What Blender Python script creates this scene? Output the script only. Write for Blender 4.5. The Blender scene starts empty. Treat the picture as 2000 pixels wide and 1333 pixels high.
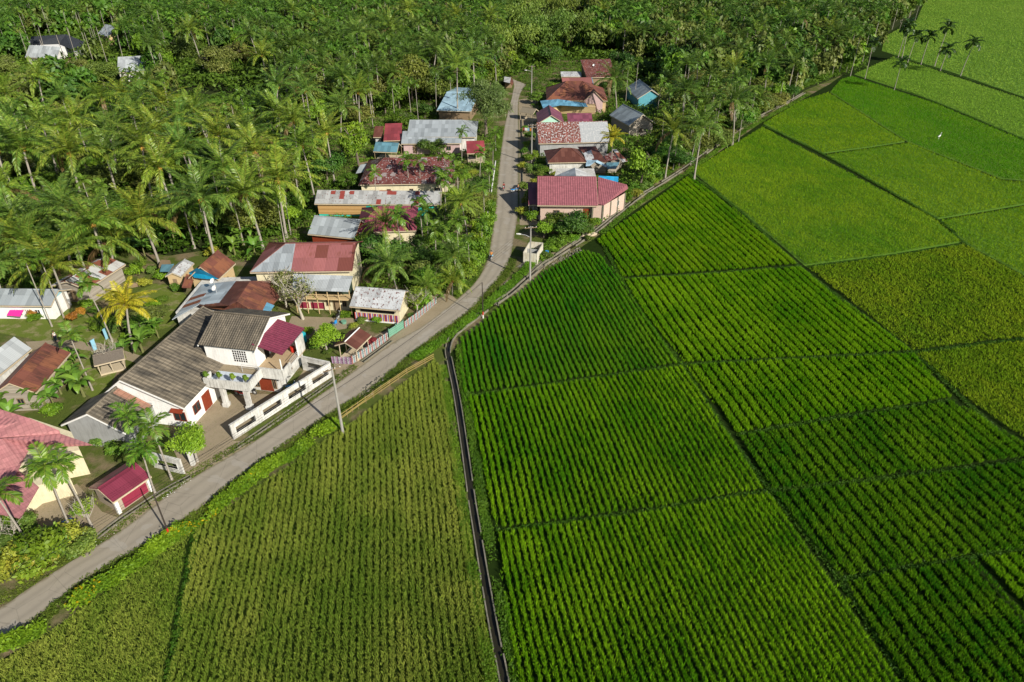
import bpy, math, random
import numpy as np
from mathutils import Vector, Matrix
R=math.radians
C=bpy.context.scene.collection
# ------------------------------------------------------------------ camera, sky, sun
HC=50.0; PIT=R(32.4); FPX=1333.0
cam=bpy.data.objects.new("camera",bpy.data.cameras.new("camera")); C.objects.link(cam)
cam.location=(0,0,HC); cam.rotation_euler=(math.pi/2-PIT,0,0)
cam.data.lens=24.0; cam.data.sensor_width=36.0; cam.data.clip_start=0.5; cam.data.clip_end=5000
bpy.context.scene.camera=cam
SUN_AZ=R(-47.0); SUN_EL=R(31.0)
SD=Vector((math.cos(SUN_AZ)*math.cos(SUN_EL),math.sin(SUN_AZ)*math.cos(SUN_EL),math.sin(SUN_EL)))
W=bpy.data.worlds.new("World"); bpy.context.scene.world=W; W.use_nodes=True
nt=W.node_tree; nt.nodes.clear()
sky=nt.nodes.new("ShaderNodeTexSky"); sky.sky_type='NISHITA'; sky.sun_disc=False
sky.sun_elevation=SUN_EL; sky.sun_rotation=math.atan2(SD.x,SD.y)
bg=nt.nodes.new("ShaderNodeBackground"); bg.inputs[1].default_value=0.060
wo=nt.nodes.new("ShaderNodeOutputWorld"); nt.links.new(sky.outputs[0],bg.inputs[0]); nt.links.new(bg.outputs[0],wo.inputs[0])
sun=bpy.data.objects.new("sun",bpy.data.lights.new("sun",'SUN')); C.objects.link(sun)
sun.data.energy=5.0; sun.data.angle=R(0.5); sun.data.color=(1.0,0.93,0.80)
sun.rotation_euler=(-SD).to_track_quat('-Z','Y').to_euler()
vs=bpy.context.scene.view_settings; vs.view_transform='Standard'; vs.look='None'; vs.exposure=0.42; vs.gamma=1.0
bpy.context.scene.cycles.max_bounces=5; bpy.context.scene.cycles.transparent_max_bounces=4
# ------------------------------------------------------------------ helpers
CP,SP=math.cos(PIT),math.sin(PIT)
def G(x,y,z=0.0):
    """ground plan point (at height z) seen at photograph pixel x,y"""
    u=(x-1000)/FPX; v=(666.5-y)/FPX
    t=(z-HC)/(-SP+v*CP)
    return Vector((u*t,(CP+v*SP)*t,z))
def proj(p):
    qz=p[2]-HC; w=p[1]*CP-qz*SP
    return 1000+FPX*p[0]/w, 666.5-FPX*(p[1]*SP+qz*CP)/w
def GP(pts,z=0.0): return [G(x,y,z) for x,y in pts]
def tag(o,label=None,cat=None,group=None,kind=None):
    if label: o['label']=label
    if cat: o['category']=cat
    if group: o['group']=group
    if kind: o['kind']=kind
    return o
def empty(name,loc=(0,0,0),rz=0,label=None,cat=None,group=None):
    o=bpy.data.objects.new(name,None); C.objects.link(o); o.location=loc; o.rotation_euler=(0,0,rz)
    o.empty_display_size=.2
    return tag(o,label,cat,group)
class MB:
    def __init__(s): s.v=[]; s.f=[]; s.uv=[]; s.mi=[]
    def face(s,pts,uv=None,mi=0):
        b=len(s.v); s.v.extend([tuple(p) for p in pts]); s.f.append(tuple(range(b,b+len(pts))))
        if uv is None:
            a=Vector(pts[0]); e=(Vector(pts[1])-a)
            e=e.normalized() if e.length>1e-6 else Vector((1,0,0))
            n=Vector((0,0,0))
            for i in range(1,len(pts)-1): n+= (Vector(pts[i])-a).cross(Vector(pts[i+1])-a)
            n=n.normalized() if n.length>1e-9 else Vector((0,0,1)); w=n.cross(e)
            uv=[((Vector(p)-a).dot(e),(Vector(p)-a).dot(w)) for p in pts]
        s.uv.extend(uv); s.mi.append(mi)
    def box(s,c,d,ax=(1,0),mi=0):
        """centre c, full size d, x axis direction ax in plan"""
        c=Vector(c); X=Vector((ax[0],ax[1],0)).normalized(); Y=Vector((-X.y,X.x,0)); Z=Vector((0,0,1))
        s.obox(c,X*d[0]/2,Y*d[1]/2,Z*d[2]/2,mi)
    def obox(s,c,X,Y,Z,mi=0):
        P=lambda a,b,g: c+X*a+Y*b+Z*g
        for q in (((-1,-1,1),(1,-1,1),(1,1,1),(-1,1,1)),((-1,1,-1),(1,1,-1),(1,-1,-1),(-1,-1,-1)),
                  ((-1,-1,-1),(1,-1,-1),(1,-1,1),(-1,-1,1)),((1,-1,-1),(1,1,-1),(1,1,1),(1,-1,1)),
                  ((1,1,-1),(-1,1,-1),(-1,1,1),(1,1,1)),((-1,1,-1),(-1,-1,-1),(-1,-1,1),(-1,1,1))):
            s.face([P(*k) for k in q],None,mi)
    def slab(s,pts,th,mi=0,uvd=None):
        """polygon with thickness th below it; uvd = (origin, u axis, v axis)"""
        pts=[Vector(p) for p in pts]; n=Vector((0,0,0))
        for i in range(1,len(pts)-1): n+=(pts[i]-pts[0]).cross(pts[i+1]-pts[0])
        n.normalize()
        if n.z<0: pts=pts[::-1]; n=-n
        uv=None
        if uvd: uv=[((p-uvd[0]).dot(uvd[1]),(p-uvd[0]).dot(uvd[2])) for p in pts]
        lo=[p-n*th for p in pts]
        s.face(pts,uv,mi); s.face(lo[::-1],None,mi)
        for i in range(len(pts)):
            j=(i+1)%len(pts); s.face([lo[i],lo[j],pts[j],pts[i]],None,mi)
    def prism(s,pts,z0,z1,mi=0,top=True):
        n=len(pts); a=sum(pts[i][0]*pts[(i+1)%n][1]-pts[(i+1)%n][0]*pts[i][1] for i in range(n))
        if a<0: pts=pts[::-1]
        for i in range(n):
            p,q=pts[i],pts[(i+1)%n]
            s.face([(p[0],p[1],z0),(q[0],q[1],z0),(q[0],q[1],z1),(p[0],p[1],z1)],None,mi)
        if top: s.face([(p[0],p[1],z1) for p in pts],None,mi)
    def tube(s,pts,rad,n=6,mi=0,cap=True):
        rings=[]; pts=[Vector(p) for p in pts]
        if not hasattr(rad,'__len__'): rad=[rad]*len(pts)
        for i,p in enumerate(pts):
            d=(pts[min(i+1,len(pts)-1)]-pts[max(i-1,0)]).normalized()
            a=d.orthogonal().normalized() if abs(d.z)<.9 else Vector((1,0,0)).cross(d).normalized()
            b=d.cross(a)
            rings.append([p+(a*math.cos(k*2*math.pi/n)+b*math.sin(k*2*math.pi/n))*rad[i] for k in range(n)])
        for i in range(len(rings)-1):
            for k in range(n):
                j=(k+1)%n; s.face([rings[i][k],rings[i][j],rings[i+1][j],rings[i+1][k]],None,mi)
        if cap: s.face(rings[-1],None,mi); s.face(rings[0][::-1],None,mi)
    def build(s,name,mats,parent=None,loc=None):
        me=bpy.data.meshes.new(name); me.from_pydata(s.v,[],s.f)
        l=me.uv_layers.new(name='UVMap'); l.data.foreach_set('uv',np.array(s.uv,'f').ravel())
        if not isinstance(mats,(list,tuple)): mats=[mats]
        for m in mats: me.materials.append(m)
        me.polygons.foreach_set('material_index',s.mi); me.update()
        o=bpy.data.objects.new(name,me); C.objects.link(o)
        if parent: 
            o.parent=parent
            M=Matrix.Translation(parent.location)@parent.rotation_euler.to_matrix().to_4x4()
            o.matrix_parent_inverse=M.inverted()
        return o
def npmesh(name,V,F,mats,col=None,mi=None,k=3):
    """fast mesh from numpy arrays: V (n,3), F (m,k)"""
    me=bpy.data.meshes.new(name); V=np.asarray(V,'f'); F=np.asarray(F,'i')
    me.vertices.add(len(V)); me.vertices.foreach_set('co',V.ravel())
    me.loops.add(F.size); me.loops.foreach_set('vertex_index',F.ravel())
    me.polygons.add(len(F)); me.polygons.foreach_set('loop_start',np.arange(0,F.size,k,dtype='i'))
    me.polygons.foreach_set('loop_total',np.full(len(F),k,'i'))
    if not isinstance(mats,(list,tuple)): mats=[mats]
    for m in mats: me.materials.append(m)
    if mi is not None: me.polygons.foreach_set('material_index',np.asarray(mi,'i'))
    if col is not None:
        a=me.color_attributes.new('Col','BYTE_COLOR','POINT')
        c=np.ones((len(V),4),'f'); c[:,:3]=col
        a.data.foreach_set('color',c.ravel())
    me.update(calc_edges=True)
    return me
def link(name,me,parent=None):
    o=bpy.data.objects.new(name,me); C.objects.link(o)
    if parent: o.parent=parent
    return o
def inpoly(X,Y,poly):
    ins=np.zeros(len(X),bool); n=len(poly)
    for i in range(n):
        x1,y1=poly[i][0],poly[i][1]; x2,y2=poly[(i+1)%n][0],poly[(i+1)%n][1]
        if y1==y2: continue
        c=((y1>Y)!=(y2>Y))&(X<(x2-x1)*(Y-y1)/(y2-y1)+x1); ins^=c
    return ins
def edgedist(X,Y,poly,closed=True):
    d=np.full(len(X),1e9); n=len(poly)
    for i in range(n if closed else n-1):
        ax,ay=poly[i][0],poly[i][1]; bx,by=poly[(i+1)%n][0],poly[(i+1)%n][1]
        L=(bx-ax)**2+(by-ay)**2+1e-9; t=np.clip(((X-ax)*(bx-ax)+(Y-ay)*(by-ay))/L,0,1)
        d=np.minimum(d,np.hypot(X-ax-t*(bx-ax),Y-ay-t*(by-ay)))
    return d
def vnoise(X,Y,s,seed=0):
    """smooth value noise 0..1"""
    rs=np.random.RandomState(seed); T=rs.rand(64,64)
    x=X/s+1000.3; y=Y/s+1000.7; i=np.floor(x).astype(int); j=np.floor(y).astype(int); fx=x-i; fy=y-j
    fx=fx*fx*(3-2*fx); fy=fy*fy*(3-2*fy)
    g=lambda a,b:T[a%64,b%64]
    return (g(i,j)*(1-fx)+g(i+1,j)*fx)*(1-fy)+(g(i,j+1)*(1-fx)+g(i+1,j+1)*fx)*fy
# ------------------------------------------------------------------ materials
class NT:
    def __init__(s,name):
        s.m=bpy.data.materials.new(name); s.m.use_nodes=True; s.t=s.m.node_tree; s.t.nodes.clear()
        s.out=s.n('ShaderNodeOutputMaterial'); s.b=s.n('ShaderNodeBsdfPrincipled'); s.l(s.b.outputs[0],s.out.inputs[0])
    def n(s,t,**k):
        x=s.t.nodes.new(t)
        for a,b in k.items(): setattr(x,a,b)
        return x
    def l(s,a,b): s.t.links.new(a,b)
    def noise(s,vec,sc,det=4,rough=.6):
        x=s.n('ShaderNodeTexNoise'); x.inputs['Scale'].default_value=sc; x.inputs['Detail'].default_value=det; x.inputs['Roughness'].default_value=rough
        if vec is not None: s.l(vec,x.inputs['Vector'])
        return x.outputs[0]
    def ramp(s,f,stops):
        r=s.n('ShaderNodeValToRGB'); e=r.color_ramp.elements
        while len(e)<len(stops): e.new(.5)
        for i,(p,c) in enumerate(stops): e[i].position=p; e[i].color=(c if hasattr(c,'__len__') else (c,c,c))[:3]+(1,) if hasattr(c,'__len__') else (c,c,c,1)
        s.l(f,r.inputs[0]); return r.outputs[0]
    def mix(s,f,a,b,mode='MIX'):
        x=s.n('ShaderNodeMix',data_type='RGBA',blend_type=mode)
        for k,v in ((0,f),(6,a),(7,b)):
            if hasattr(v,'links') or hasattr(v,'is_linked'): s.l(v,x.inputs[k])
            elif hasattr(v,'__len__'): x.inputs[k].default_value=tuple(v)[:3]+(1,)
            else: x.inputs[k].default_value=v
        return x.outputs[2]
    def math(s,op,a,b=0.0):
        x=s.n('ShaderNodeMath',operation=op)
        for k,v in ((0,a),(1,b)):
            if hasattr(v,'is_linked'): s.l(v,x.inputs[k])
            else: x.inputs[k].default_value=v
        return x.outputs[0]
    def geo(s): return s.n('ShaderNodeNewGeometry').outputs['Position']
    def uv(s): return s.n('ShaderNodeTexCoord').outputs['UV']
    def vmul(s,v,k):
        x=s.n('ShaderNodeVectorMath',operation='MULTIPLY'); s.l(v,x.inputs[0]); x.inputs[1].default_value=k; return x.outputs[0]
    def bump(s,h,st=.5,d=.05):
        x=s.n('ShaderNodeBump'); x.inputs['Strength'].default_value=st; x.inputs['Distance'].default_value=d
        s.l(h,x.inputs['Height']); s.l(x.outputs[0],s.b.inputs['Normal'])
    def fin(s,col,rough=.8,spec=.3,metal=0.0):
        if hasattr(col,'is_linked'): s.l(col,s.b.inputs['Base Color'])
        else: s.b.inputs['Base Color'].default_value=tuple(col)[:3]+(1,)
        if hasattr(rough,'is_linked'): s.l(rough,s.b.inputs['Roughness'])
        else: s.b.inputs['Roughness'].default_value=rough
        s.b.inputs['Specular IOR Level'].default_value=spec; s.b.inputs['Metallic'].default_value=metal
        return s.m
def plain(name,c,rough=.7,var=.18,sc=3.0,spec=.3):
    k=NT(name); f=k.noise(k.geo(),sc)
    return k.fin(k.mix(f,tuple(x*(1-var*1.6) for x in c),tuple(min(1,x*(1+var)) for x in c)),rough,spec)
def wallmat(name,c,dirt=(.16,.14,.11),amt=.5):
    """plaster with grime rising from the ground and run-off streaks"""
    k=NT(name); p=k.geo(); f=k.noise(p,.8,6); g=k.noise(k.vmul(p,(5,5,.5)),1.0,4)
    d=k.ramp(k.math('MULTIPLY',f,g),[(.17,0.0),(.40,1.0)])
    col=k.mix(k.math('MULTIPLY',d,amt),c,dirt)
    k.bump(k.noise(p,14,3),.25,.02)
    return k.fin(col,.85,.25)
def timber(name,a,b,w=.2):
    k=NT(name); u=k.uv(); s=k.n('ShaderNodeSeparateXYZ'); k.l(u,s.inputs[0])
    row=k.math('FLOOR',k.math('DIVIDE',s.outputs[1],w))
    wn=k.n('ShaderNodeTexWhiteNoise',noise_dimensions='1D'); k.l(row,wn.inputs['W'])
    fr=k.math('FRACT',k.math('DIVIDE',s.outputs[1],w))
    gap=k.ramp(fr,[(0,0.35),(.1,1.0)])
    n=k.noise(k.vmul(u,(1.5,14,1)),1.0,4)
    col=k.mix(k.math('ADD',k.math('MULTIPLY',wn.outputs[0],.6),k.math('MULTIPLY',n,.4)),a,b)
    col=k.mix(1.0,col,gap,'MULTIPLY')
    k.bump(fr,.3,.02)
    return k.fin(col,.8,.2)
def sheet(name,base,alt=None,frac=0.0,rust=(.12,.035,.02),ramt=0.3,pw=.8,pl=1.8,rough=.45,metal=.0,seed=0.0,spots=0.0,split=None,lines=None):
    """corrugated sheet roof: uv in metres (u along the eave, v up the slope). Individual sheets differ;
    alt/frac: share of sheets of another colour; split=(u0,colour): beyond u0 the other colour"""
    k=NT(name); u=k.uv(); s=k.n('ShaderNodeSeparateXYZ'); k.l(u,s.inputs[0]); U,V=s.outputs[0],s.outputs[1]
    cu=k.math('FLOOR',k.math('DIVIDE',U,pw)); cv=k.math('FLOOR',k.math('DIVIDE',V,pl))
    cb=k.n('ShaderNodeCombineXYZ'); k.l(cu,cb.inputs[0]); k.l(cv,cb.inputs[1]); cb.inputs[2].default_value=seed
    wn=k.n('ShaderNodeTexWhiteNoise',noise_dimensions='3D'); k.l(cb.outputs[0],wn.inputs[0])
    w=wn.outputs[0]
    col=k.mix(w,tuple(x*.70 for x in base),tuple(min(1,x*1.22) for x in base))
    if split is not None:
        col=k.mix(k.math('GREATER_THAN',U,split[0]),col,split[1])
    if alt is not None:
        col=k.mix(k.math('LESS_THAN',w,frac),col,alt)
    p=k.geo(); streak=k.noise(k.vmul(u,(6,.7,1)),1.0,5); big=k.noise(p,.35,5)
    rr=k.ramp(k.math('MULTIPLY',streak,big),[(.36-.25*ramt,0.0),(.5-.22*ramt,1.0)])
    col=k.mix(k.math('MULTIPLY',rr,min(1,ramt*1.6)),col,rust)
    if spots>0:
        sp=k.ramp(k.noise(k.vmul(u,(1.2,1.0,1)),2.2,5,.7),[(.62-.1*spots,0.0),(.66-.1*spots,1.0)])
        col=k.mix(sp,col,(.42,.43,.44) if base[0]>base[2]*1.6 else rust)
    rib=k.math('SINE',k.math('MULTIPLY',U,2*math.pi/.22))
    lap=k.ramp(k.math('FRACT',k.math('DIVIDE',V,pl)),[(0,0.6),(.05,1.0)])
    seam=k.ramp(k.math('FRACT',k.math('DIVIDE',U,pw)),[(0,.72),(.07,1.0)])
    col=k.mix(.55,col,k.mix(1.0,lap,seam,'MULTIPLY'),'MULTIPLY')
    k.bump(k.math('ADD',k.math('MULTIPLY',rib,.5),k.math('MULTIPLY',k.noise(p,3),.6)),.5,.03)
    return k.fin(col,rough,.4,metal)
def tiles(name,c,dark,line=.45,tu=.42,tv=.42,moss=.5,patch=None,lw=.12,hi=0):
    """interlocking tile roof"""
    k=NT(name); u=k.uv(); s=k.n('ShaderNodeSeparateXYZ'); k.l(u,s.inputs[0]); U,V=s.outputs[0],s.outputs[1]
    cb=k.n('ShaderNodeCombineXYZ'); k.l(k.math('FLOOR',k.math('DIVIDE',U,tu)),cb.inputs[0]); k.l(k.math('FLOOR',k.math('DIVIDE',V,tv)),cb.inputs[1])
    wn=k.n('ShaderNodeTexWhiteNoise',noise_dimensions='3D'); k.l(cb.outputs[0],wn.inputs[0])
    fu=k.math('FRACT',k.math('DIVIDE',U,tu)); fv=k.math('FRACT',k.math('DIVIDE',V,tv))
    g=k.math('MULTIPLY',k.ramp(fu,[(0,line),(lw,1.0)]) if not hi else k.math('ADD',k.math('MULTIPLY',k.ramp(fu,[(0,1.0),(lw,0.0)]),hi),1.0),k.ramp(fv,[(0,line),(lw,1.0)]))
    col=k.mix(wn.outputs[0],tuple(x*.85 for x in c),tuple(x*1.15 for x in c))
    st=k.noise(k.vmul(u,(.9,.25,1)),1.0,6); col=k.mix(k.math('MULTIPLY',k.ramp(st,[(.42,0.0),(.62,1.0)]),moss),col,dark)
    if patch: col=k.mix(k.ramp(k.noise(k.geo(),.5,2),[(.62,0.0),(.66,1.0)]),col,patch)
    col=k.mix(1.0,col,k.mix(0.0,g,(1,1,1)),'MULTIPLY')
    k.bump(k.math('ADD',k.math('SINE',k.math('MULTIPLY',U,2*math.pi/tu)),k.math('MULTIPLY',fv,1.5)),.6,.04)
    return k.fin(col,.7,.3)
def leafmat(name,transl=.3,rough=.5,hue=.03,val=.35,spec=.25,attr=True,c=(.08,.14,.02)):
    """foliage: vertex colour per leaf, shifted a little from plant to plant; part of the light passes through"""
    k=NT(name)
    if attr:
        a=k.n('ShaderNodeAttribute',attribute_name='Col'); col=a.outputs[0]
    else:
        r=k.n('ShaderNodeRGB'); r.outputs[0].default_value=c+(1,); col=r.outputs[0]
    oi=k.n('ShaderNodeObjectInfo')
    hs=k.n('ShaderNodeHueSaturation')
    k.l(k.math('ADD',k.math('MULTIPLY',oi.outputs['Random'],hue),.5-hue*.5),hs.inputs['Hue'])
    k.l(k.math('ADD',k.math('MULTIPLY',k.math('FRACT',k.math('MULTIPLY',oi.outputs['Random'],7.13)),val),1-val*.5),hs.inputs['Value'])
    k.l(col,hs.inputs['Color'])
    k.fin(hs.outputs[0],rough,spec)
    tr=k.n('ShaderNodeBsdfTranslucent'); k.l(hs.outputs[0],tr.inputs[0])
    mx=k.n('ShaderNodeMixShader'); mx.inputs[0].default_value=transl
    k.l(k.b.outputs[0],mx.inputs[1]); k.l(tr.outputs[0],mx.inputs[2]); k.l(mx.outputs[0],k.out.inputs[0])
    return k.m
M={}
M['rice']=leafmat('rice_leaf',.35,.6,0,0,.03); M['weed']=leafmat('weed_leaf',.3,.55,0,0,.2)
M['leaf']=leafmat('tree_leaf',.25,.5,.035,.45,.3); M['palm']=leafmat('palm_leaf',.3,.42,.02,.3,.45)
M['bark']=plain('bark',(.17,.14,.11),.9,.35,4); M['palebark']=plain('pale_palm_bark',(.33,.30,.26),.85,.3,5)
M['white']=wallmat('white_plaster',(.68,.67,.64),(.30,.29,.27),.55)
M['cleanwhite']=wallmat('clean_white_plaster',(.80,.80,.79),(.42,.41,.39),.4)
M['oldwhite']=wallmat('weathered_white_plaster',(.60,.60,.58),(.22,.21,.19),.75)
M['cream']=wallmat('cream_plaster',(.66,.60,.42),(.33,.29,.2),.45)
M['greywall']=wallmat('grey_render',(.33,.34,.35),(.15,.15,.14),.5)
M['bluewall']=wallmat('light_blue_wall',(.30,.52,.60),(.15,.18,.18),.4)
M['mint']=wallmat('mint_wall',(.42,.68,.56),(.2,.3,.27),.2)
M['turq']=wallmat('turquoise_wall',(.03,.50,.40),(.05,.2,.18),.3)
M['teal']=wallmat('teal_wall',(.10,.34,.42),(.06,.14,.16),.4)
M['pinkwall']=wallmat('faded_pink_wall',(.5,.36,.36),(.25,.2,.2),.4)
M['plank']=timber('pale_plank_wall',(.20,.17,.14),(.42,.38,.32)); M['plankbrown']=timber('brown_plank_wall',(.30,.17,.06),(.50,.32,.14))
M['planktan']=timber('tan_plank_wall',(.42,.30,.15),(.60,.46,.27))
M['wood']=plain('old_timber',(.25,.18,.11),.85,.3,6); M['palewood']=plain('pale_timber',(.5,.42,.3),.8,.2,6)
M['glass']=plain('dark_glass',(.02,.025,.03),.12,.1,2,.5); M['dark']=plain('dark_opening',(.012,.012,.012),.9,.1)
M['redwood']=plain('red_brown_joinery',(.22,.04,.018),.5,.2,5); M['metal']=plain('galvanised_metal',(.45,.46,.47),.4,.1)
M['green']=plain('green_paint',(.15,.33,.24),.5,.15); M['concrete']=wallmat('aged_concrete',(.215,.195,.16),(.09,.10,.06),.9)
M['polegrey']=plain('concrete_pole',(.30,.29,.27),.85,.15,3); M['darkpole']=plain('dark_timber_pole',(.045,.035,.03),.8,.2,5)
M['black']=plain('black_plastic',(.02,.02,.022),.5,.1); M['red']=plain('red_paint',(.5,.03,.02),.5,.1); M['wpaint']=plain('white_paint',(.75,.75,.73),.5,.05)
M['blue']=plain('blue_plastic',(.02,.22,.55),.45,.1)
# brick
k=NT('salmon_brick'); b=k.n('ShaderNodeTexBrick'); k.l(k.uv(),b.inputs[0]); b.inputs['Color1'].default_value=(.43,.24,.17,1); b.inputs['Color2'].default_value=(.52,.33,.25,1)
b.inputs['Mortar'].default_value=(.5,.46,.42,1); b.inputs['Scale'].default_value=1.0; b.inputs['Brick Width'].default_value=.24; b.inputs['Row Height'].default_value=.085; b.inputs['Mortar Size'].default_value=.014
M['brick']=k.fin(k.mix(k.math('MULTIPLY',k.noise(k.geo(),.9,5),.5),b.outputs[0],(.55,.47,.42)),.9,.2)
# striped pickets
def pickets(name,cols,w=.12):
    k=NT(name); s=k.n('ShaderNodeSeparateXYZ'); k.l(k.uv(),s.inputs[0])
    x=k.math('DIVIDE',s.outputs[0],w*len(cols)); f=k.math('FRACT',x)
    r=k.n('ShaderNodeValToRGB'); r.color_ramp.interpolation='CONSTANT'; e=r.color_ramp.elements
    while len(e)<len(cols): e.new(.5)
    for i,c in enumerate(cols): e[i].position=i/len(cols); e[i].color=c+(1,)
    k.l(f,r.inputs[0]); return k.fin(r.outputs[0],.6,.2)
GREY=(.30,.335,.365); LGREY=(.38,.41,.43); RUST=(.17,.055,.035); DRUST=(.10,.035,.025); MAG=(.19,.035,.07); PINK=(.40,.16,.18)
WHT=(.45,.46,.47); BLU=(.10,.30,.50)
# ------------------------------------------------------------------ ground, roads, yards
AZR=R(-80.2)   # direction the rice rows run in plan
def strip_poly(name,pts,z,mat,label=None,kind='structure'):
    m=MB(); P=[(p.x,p.y) for p in GP(pts)]
    me=bpy.data.meshes.new(name)
    import bmesh
    bm=bmesh.new(); vs_=[bm.verts.new((x,y,z)) for x,y in P]; f=bm.faces.new(vs_)
    if f.normal.z<0 or f.calc_area()<0: pass
    bmesh.ops.triangulate(bm,faces=[f]); bm.normal_update()
    for q in bm.faces:
        if q.normal.z<0: q.normal_flip()
    bm.to_mesh(me); bm.free(); me.materials.append(mat); o=link(name,me); o['kind']=kind
    if label: o['label']=label
    return o
k=NT('ground_soil_grass'); p=k.geo(); a=k.noise(p,.22,6); b_=k.noise(p,1.6,6,.7); c_=k.noise(p,9,4)
g1=k.mix(b_,(.045,.075,.014),(.12,.15,.03)); g2=k.mix(b_,(.13,.10,.055),(.26,.21,.13))
col=k.mix(k.ramp(a,[(.48,0.0),(.60,1.0)]),g1,g2); col=k.mix(.35,col,k.mix(c_,(.4,.4,.4),(1.4,1.4,1.4)),'MULTIPLY')
k.bump(k.math('ADD',b_,c_),.8,.12); M['ground']=k.fin(col,.95,.1)
k=NT('forest_floor'); p=k.geo(); b_=k.noise(p,1.1,6,.7)
k.bump(b_,.8,.3); M['floor']=k.fin(k.mix(b_,(.010,.018,.006),(.045,.06,.015)),.95,.1)
k=NT('yard_dirt'); p=k.geo(); a=k.noise(p,.5,6); b_=k.noise(p,5,5,.7)
col=k.mix(a,(.22,.175,.115),(.34,.285,.205)); col=k.mix(k.ramp(b_,[(.52,0.0),(.68,.6)]),col,(.14,.15,.05)); k.bump(b_,.5,.05); M['dirt']=k.fin(col,.95,.15)
k=NT('yard_grass'); p=k.geo(); a=k.noise(p,.6,6); b_=k.noise(p,7,5,.7)
col=k.mix(b_,(.07,.11,.015),(.17,.21,.04)); col=k.mix(k.ramp(a,[(.5,0.0),(.66,.8)]),col,(.30,.25,.15)); k.bump(b_,.9,.1); M['grassy']=k.fin(col,.95,.1)
k=NT('concrete_road'); p=k.geo(); a=k.noise(p,.25,6); b_=k.noise(p,2.5,6,.7); c_=k.noise(p,22,3)
col=k.mix(a,(.27,.24,.195),(.345,.31,.255)); col=k.mix(k.ramp(b_,[(.55,0.0),(.75,.5)]),col,(.20,.175,.14))
col=k.mix(.3,col,k.mix(c_,(.75,.75,.75),(1.2,1.2,1.2)),'MULTIPLY'); 
u_=k.n('ShaderNodeSeparateXYZ'); k.l(k.uv(),u_.inputs[0]); jt=k.ramp(k.math('FRACT',k.math('DIVIDE',u_.outputs[0],5.2)),[(0,.62),(.012,1.0)])
tr_=k.ramp(k.math('ABSOLUTE',k.math('SUBTRACT',k.math('ABSOLUTE',k.math('SUBTRACT',u_.outputs[1],.5)),.2)),[(.0,.86),(.12,1.0)])
eg=k.ramp(k.math('ADD',k.math('ABSOLUTE',k.math('SUBTRACT',u_.outputs[1],.5)),k.math('MULTIPLY',k.noise(p,1.4,5,.7),.22)),[(.52,0.0),(.60,.75)])
col=k.mix(1.0,col,k.mix(1.0,jt,tr_,'MULTIPLY'),'MULTIPLY'); col=k.mix(eg,col,(.15,.13,.075))
vo=k.n('ShaderNodeTexVoronoi',feature='DISTANCE_TO_EDGE'); k.l(p,vo.inputs['Vector']); vo.inputs['Scale'].default_value=.28
ck=k.ramp(k.math('ADD',vo.outputs[0],k.math('MULTIPLY',k.noise(p,3,4),.02)),[(.010,.70),(.020,1.0)]); col=k.mix(.8,col,ck,'MULTIPLY')
pt=k.ramp(k.noise(p,.45,2,.4),[(.60,0.0),(.615,.35)]); col=k.mix(pt,col,(.36,.34,.31))
k.bump(c_,.3,.01); M['road']=k.fin(col,.9,.2)
gm=MB(); gm.face([(-1500,-200,0),(1500,-200,0),(1500,2500,0),(-1500,2500,0)]); o=gm.build('ground',M['ground']); o['kind']='structure'
ROADL=[(-520,1455),(-160,1270),(0,1188),(49,1155),(127,1105),(232,1040),(311,981),(375,935),(500,861),(600,790),(702,718),(768,670),(822,640),(867,607),(897,582),(924,557),(943,530),(953,505),(958,480),(963,447),(967,418),(970,390),(971,365),(978,300),(985,250),(991,225),(996,205),(1000,190),(1002,178),(1004,168),(1001,155)]
ROADR=[(-520,1557),(-160,1345),(0,1251),(60,1215),(165,1132),(262,1076),(379,1001),(450,946),(500,907),(600,838),(669,793),(726,757),(807,688),(861,649),(918,607),(960,559),(982,533),(996,505),(1003,470),(1008,440),(1012,414),(1012,385),(1013,365),(1013,300),(1013,255),(1012,225),(1012,205),(1013,195),(1016,184),(1021,175),(1028,166)]
def ribbon(L,Rr,z,sub=6):
    a=GP(L); b=GP(Rr); m=MB(); pts=[]
    def cr(P,i,t):
        p0,p1,p2,p3=P[max(i-1,0)],P[i],P[i+1],P[min(i+2,len(P)-1)]
        return .5*((2*p1)+(p2-p0)*t+(2*p0-5*p1+4*p2-p3)*t*t+(3*p1-p0-3*p2+p3)*t**3)
    for i in range(len(a)-1):
        for s in range(sub): pts.append((cr(a,i,s/sub),cr(b,i,s/sub)))
    pts.append((a[-1],b[-1])); u=0
    for (p,q),(r,s) in zip(pts,pts[1:]):
        du=((r+s)/2-(p+q)/2).length
        P=[Vector((w.x,w.y,z)) for w in (q,s,r,p)]
        m.face(P,[(u,0),(u+du,0),(u+du,1),(u,1)]); u+=du
    return m
m=ribbon(ROADL,ROADR,.03); o=m.build('road',M['road']); o['kind']='structure'; o['label']='narrow grey concrete village road curving from lower left up between the houses'
ROADPOLY=[(p.x,p.y) for p in GP(ROADL)]+[(p.x,p.y) for p in GP(ROADR)][::-1]
ROADC=[((a.x+b.x)/2,(a.y+b.y)/2) for a,b in zip(GP(ROADL),GP(ROADR))]
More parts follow.
